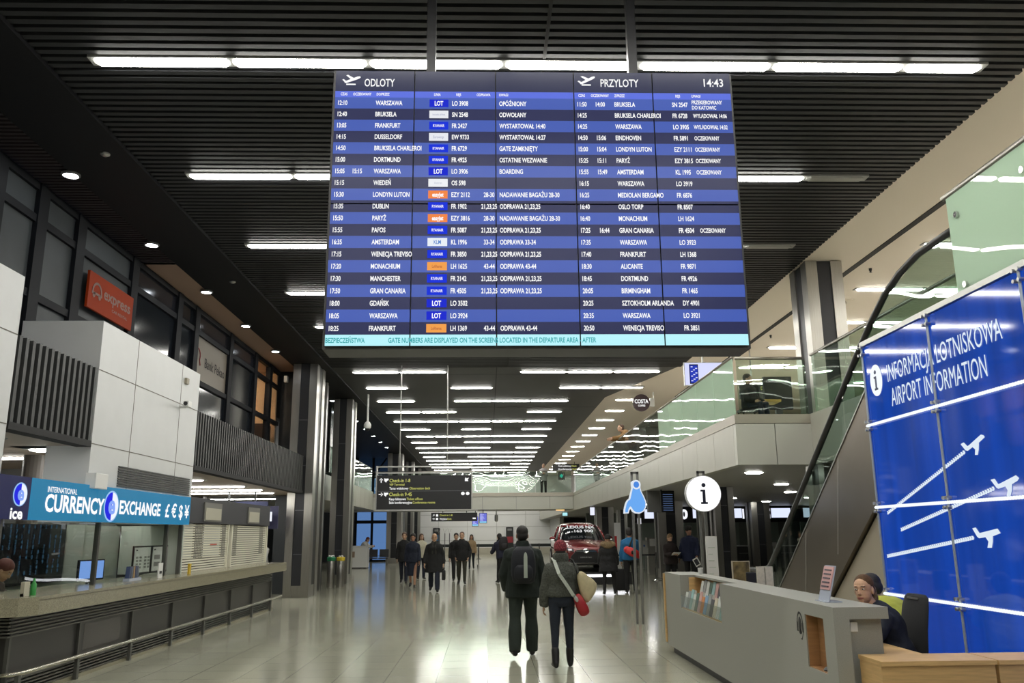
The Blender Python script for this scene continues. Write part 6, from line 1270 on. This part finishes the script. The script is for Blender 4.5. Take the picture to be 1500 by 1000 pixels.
t = thing('self_service_kiosk', 'grey self service machine with a white screen beyond the twin post signs', 'kiosk', (6.85,36,0)); MB().box(6.72,7.2,36.0,36.4,0,1.05).build('body', mat('machine_grey', (.26,.25,.23), .4), t); MB().box(6.68,7.24,35.95,36.35,1.05,1.47).build('head', mat('machine_grey', (.26,.25,.23), .4), t); MB().box(6.78,7.14,35.94,35.95,1.12,1.42).build('screen', white, t)
t = thing('notice_stand', 'small pale notice stand beside the grey self service machine', 'stand', (6.5,35.6,0)); MB().box(6.42,6.62,35.6,35.63,.75,1.35).build('panel', mat('pale_notice', (.45,.45,.44), .5), t); MB().box(6.45,6.52,35.59,35.6,1.1,1.18).build('mark', mat('blue_mark', (.05,.12,.35), .5), t); MB().box(6.50,6.54,35.61,35.65,0,.75).build('leg', alu, t)
t = thing('barrier_post', 'chrome belt barrier post beyond the twin post signs', 'barrier', (6.05,31.0,0)); MB().tube([(6.05,31,0),(6.05,31,.98)], .035, 12).build('post', chrome, t); MB().lathe([(.18,0),(.18,.02),(.04,.05)], (6.05,31,0), 16).build('base', chrome, t); MB().box(4.6,6.02,30.99,31.01,.86,.92).build('belt', black, t)
t = thing('banner_stand', 'white and red pull up banner between the car and the man in bright blue', 'banner', (5.0,33,0)); MB().box(4.88,5.12,33.0,33.02,.05,2.05).build('banner', white, t); MB().box(4.88,4.97,32.995,33.0,.9,1.55).build('red_panel', mat('banner_red', (.5,.03,.03), .5), t); MB().box(4.85,5.15,32.9,33.1,0,.05).build('foot', alu, t)
for i, (x, y, z, w, h, col, lb) in enumerate(((4.67,38,2.45,.20,.34,(.85,.88,1),'small lit white hanging sign to the rear of the red car'),(4.1,45.2,2.58,.26,.16,(.45,.85,.9),'small cyan lit sign under the footbridge beyond the red car'),(5.95,33.5,2.0,.14,.22,(.85,.86,.9),'little white pictogram on a steel column by the man in bright blue'))):
    t = thing('pictogram_sign', lb, 'sign', (x,y,z)); MB().box(x-w*.62,x+w*.62,y,y+.06,z-.03,z+h+.03).build('casing', black, t); MB().box(x-w/2,x+w/2,y-.01,y,z,z+h).build('face', glow('pictogram_%d' % i, col, .9), t); MB().box(x-.015,x+.015,y+.02,y+.05,z+h+.03,2.86 if i != 1 else 2.93).build('hanger', black, t)
t = thing('flight_screen', 'dark pair of flight screens hung under the upper floor beside the twin post signs', 'screen', (4.95,24,2.3)); R = Matrix.Rotation(.25,3,'Z')
for j, (dx, m) in enumerate(((-.24,mat('screen_back_grey', (.12,.12,.12), .5)),(.18,blackm))): MB().obox((4.92+dx,24.0+dx*.25,2.52), (.40,.06,.60), R, b=.01).build('casing', m, t)
mb = MB()
for r in range(8): mb.obox((5.10,23.965+.18*.25,2.28+.062*r), (.30,.004,.026), R)
mb.build('rows', glow('dim_row_blue', (.05,.08,.16), .9), t); MB().box(4.9,4.94,24.0,24.04,2.8,2.86).build('bracket', black, t)
o = MB().lathe([(.26,.0),(.22,-.03),(.05,-.03)], (3.95,46.2,2.915), 20).build('dome_lamp', glow('amber_lamp', (1,.55,.2), 1.6), None, 'auto'); tag(o, 'round amber lamp under the far footbridge', 'lamp')
# ================================================================ UPPER FLOOR FURNITURE
struct('wall_upper_back', MB().box(7.6,26,40,40.2,3.72,6.62), mat('beige_side_wall', (.36,.32,.24), .6))
t = thing('dark_screen', 'large dark screen panel standing behind the glass of the upper floor', 'screen', (7.1,20,3.72)); MB().box(6.74,7.42,20,20.12,4.55,5.35).build('panel', blackm, t); MB().box(7.0,7.16,20.02,20.1,3.72,4.55).build('stem', black, t); MB().box(6.85,7.3,19.9,20.3,3.715,3.74).build('foot', black, t)
t = thing('wayfinding_sign', 'small black sign with white and yellow words behind the upper glass', 'sign', (6.9,22,5.0)); MB().box(6.75,7.45,22,22.08,5.12,5.5).build('sign_box', sblack, t); mb = MB(); mb.text('widokowy', (6.85,21.99,5.36), UX, UZ, .13, 0, width=.42); mb.text('D', (7.32,21.99,5.36), UX, UZ, .13, 1); mb.text('Toilets', (6.88,21.99,5.2), UX, UZ, .10, 1, width=.28); mb.build('lettering', [sw,yel], t); MB().tube([(7.1,22.04,5.5),(7.1,22.04,6.64)], .02, 6).build('hanger', alu, t)
t = thing('cafe_chair', 'dark chair under the boy on the upper floor', 'chair', (5.45,17.25,3.72)); MB().obox((5.45,17.22,4.12), (.42,.42,.05), b=.02).build('seat', blackm, t); MB().obox((5.56,17.42,4.45), (.40,.05,.45), Matrix.Rotation(-.6,3,'Z'), b=.02).build('backrest', blackm, t)
for dx in (-.17,.17):
    for dy in (-.17,.17): MB().tube([(5.45+dx,17.22+dy,3.72),(5.45+dx,17.22+dy,4.1)], .016, 6).build('leg', black, t)
t = thing('cafe_table', 'yellow topped table beside the boy on the upper floor', 'table', (6.1,18.0,3.72)); MB().box(5.85,6.35,17.8,18.3,4.40,4.45).build('top', mat('ochre_top', (.5,.33,.08), .5), t); MB().tube([(6.1,18.05,3.72),(6.1,18.05,4.4)], .03, 8).build('column', black, t); MB().lathe([(.22,0),(.22,.02),(.04,.04)], (6.1,18.05,3.715), 14).build('base', black, t)
t = thing('vent_diffuser', 'square swirl air vent on the beige ceiling above the escalator', 'vent', (8.1,13.2,ZC)); 
for (x, y) in ((8.45,13.4),):
    MB().box(x-.33,x+.33,y-.33,y+.33,ZC+.012,ZC+.03).build('plate', beige_ceil, t); mb = MB()
    for k in range(14):
        a = 2*PI*k/14; mb.add([(x+math.cos(a)*.10,y+math.sin(a)*.10,ZC+.008),(x+math.cos(a+.12)*.10,y+math.sin(a+.12)*.10,ZC+.008),(x+math.cos(a+.25)*.27,y+math.sin(a+.25)*.27,ZC+.008),(x+math.cos(a+.05)*.27,y+math.sin(a+.05)*.27,ZC+.008)], [(0,1,2,3),(3,2,1,0)])
    mb.build('swirl_slots', blackm, t)
t = thing('vent_diffuser', 'square swirl air vent on the beige ceiling behind the steel column', 'vent', (7.8,17.8,ZC)); x, y = 7.75, 17.9
MB().box(x-.33,x+.33,y-.33,y+.33,ZC+.012,ZC+.03).build('plate', beige_ceil, t); mb = MB()
for k in range(14):
    a = 2*PI*k/14; mb.add([(x+math.cos(a)*.10,y+math.sin(a)*.10,ZC+.008),(x+math.cos(a+.12)*.10,y+math.sin(a+.12)*.10,ZC+.008),(x+math.cos(a+.25)*.27,y+math.sin(a+.25)*.27,ZC+.008),(x+math.cos(a+.05)*.27,y+math.sin(a+.05)*.27,ZC+.008)], [(0,1,2,3),(3,2,1,0)])
mb.build('swirl_slots', blackm, t)
for i, (x, y) in enumerate(((7.45,15.4),(7.35,21.0),(7.2,24.0))):
    o = MB().lathe([(.03,.03),(.03,0),(.015,-.04),(.03,-.05)], (x,y,ZC), 10).build('sprinkler', black, None); tag(o, '%s tiny sprinkler head on the beige ceiling beside the dark slot' % ORD[i], 'sprinkler')
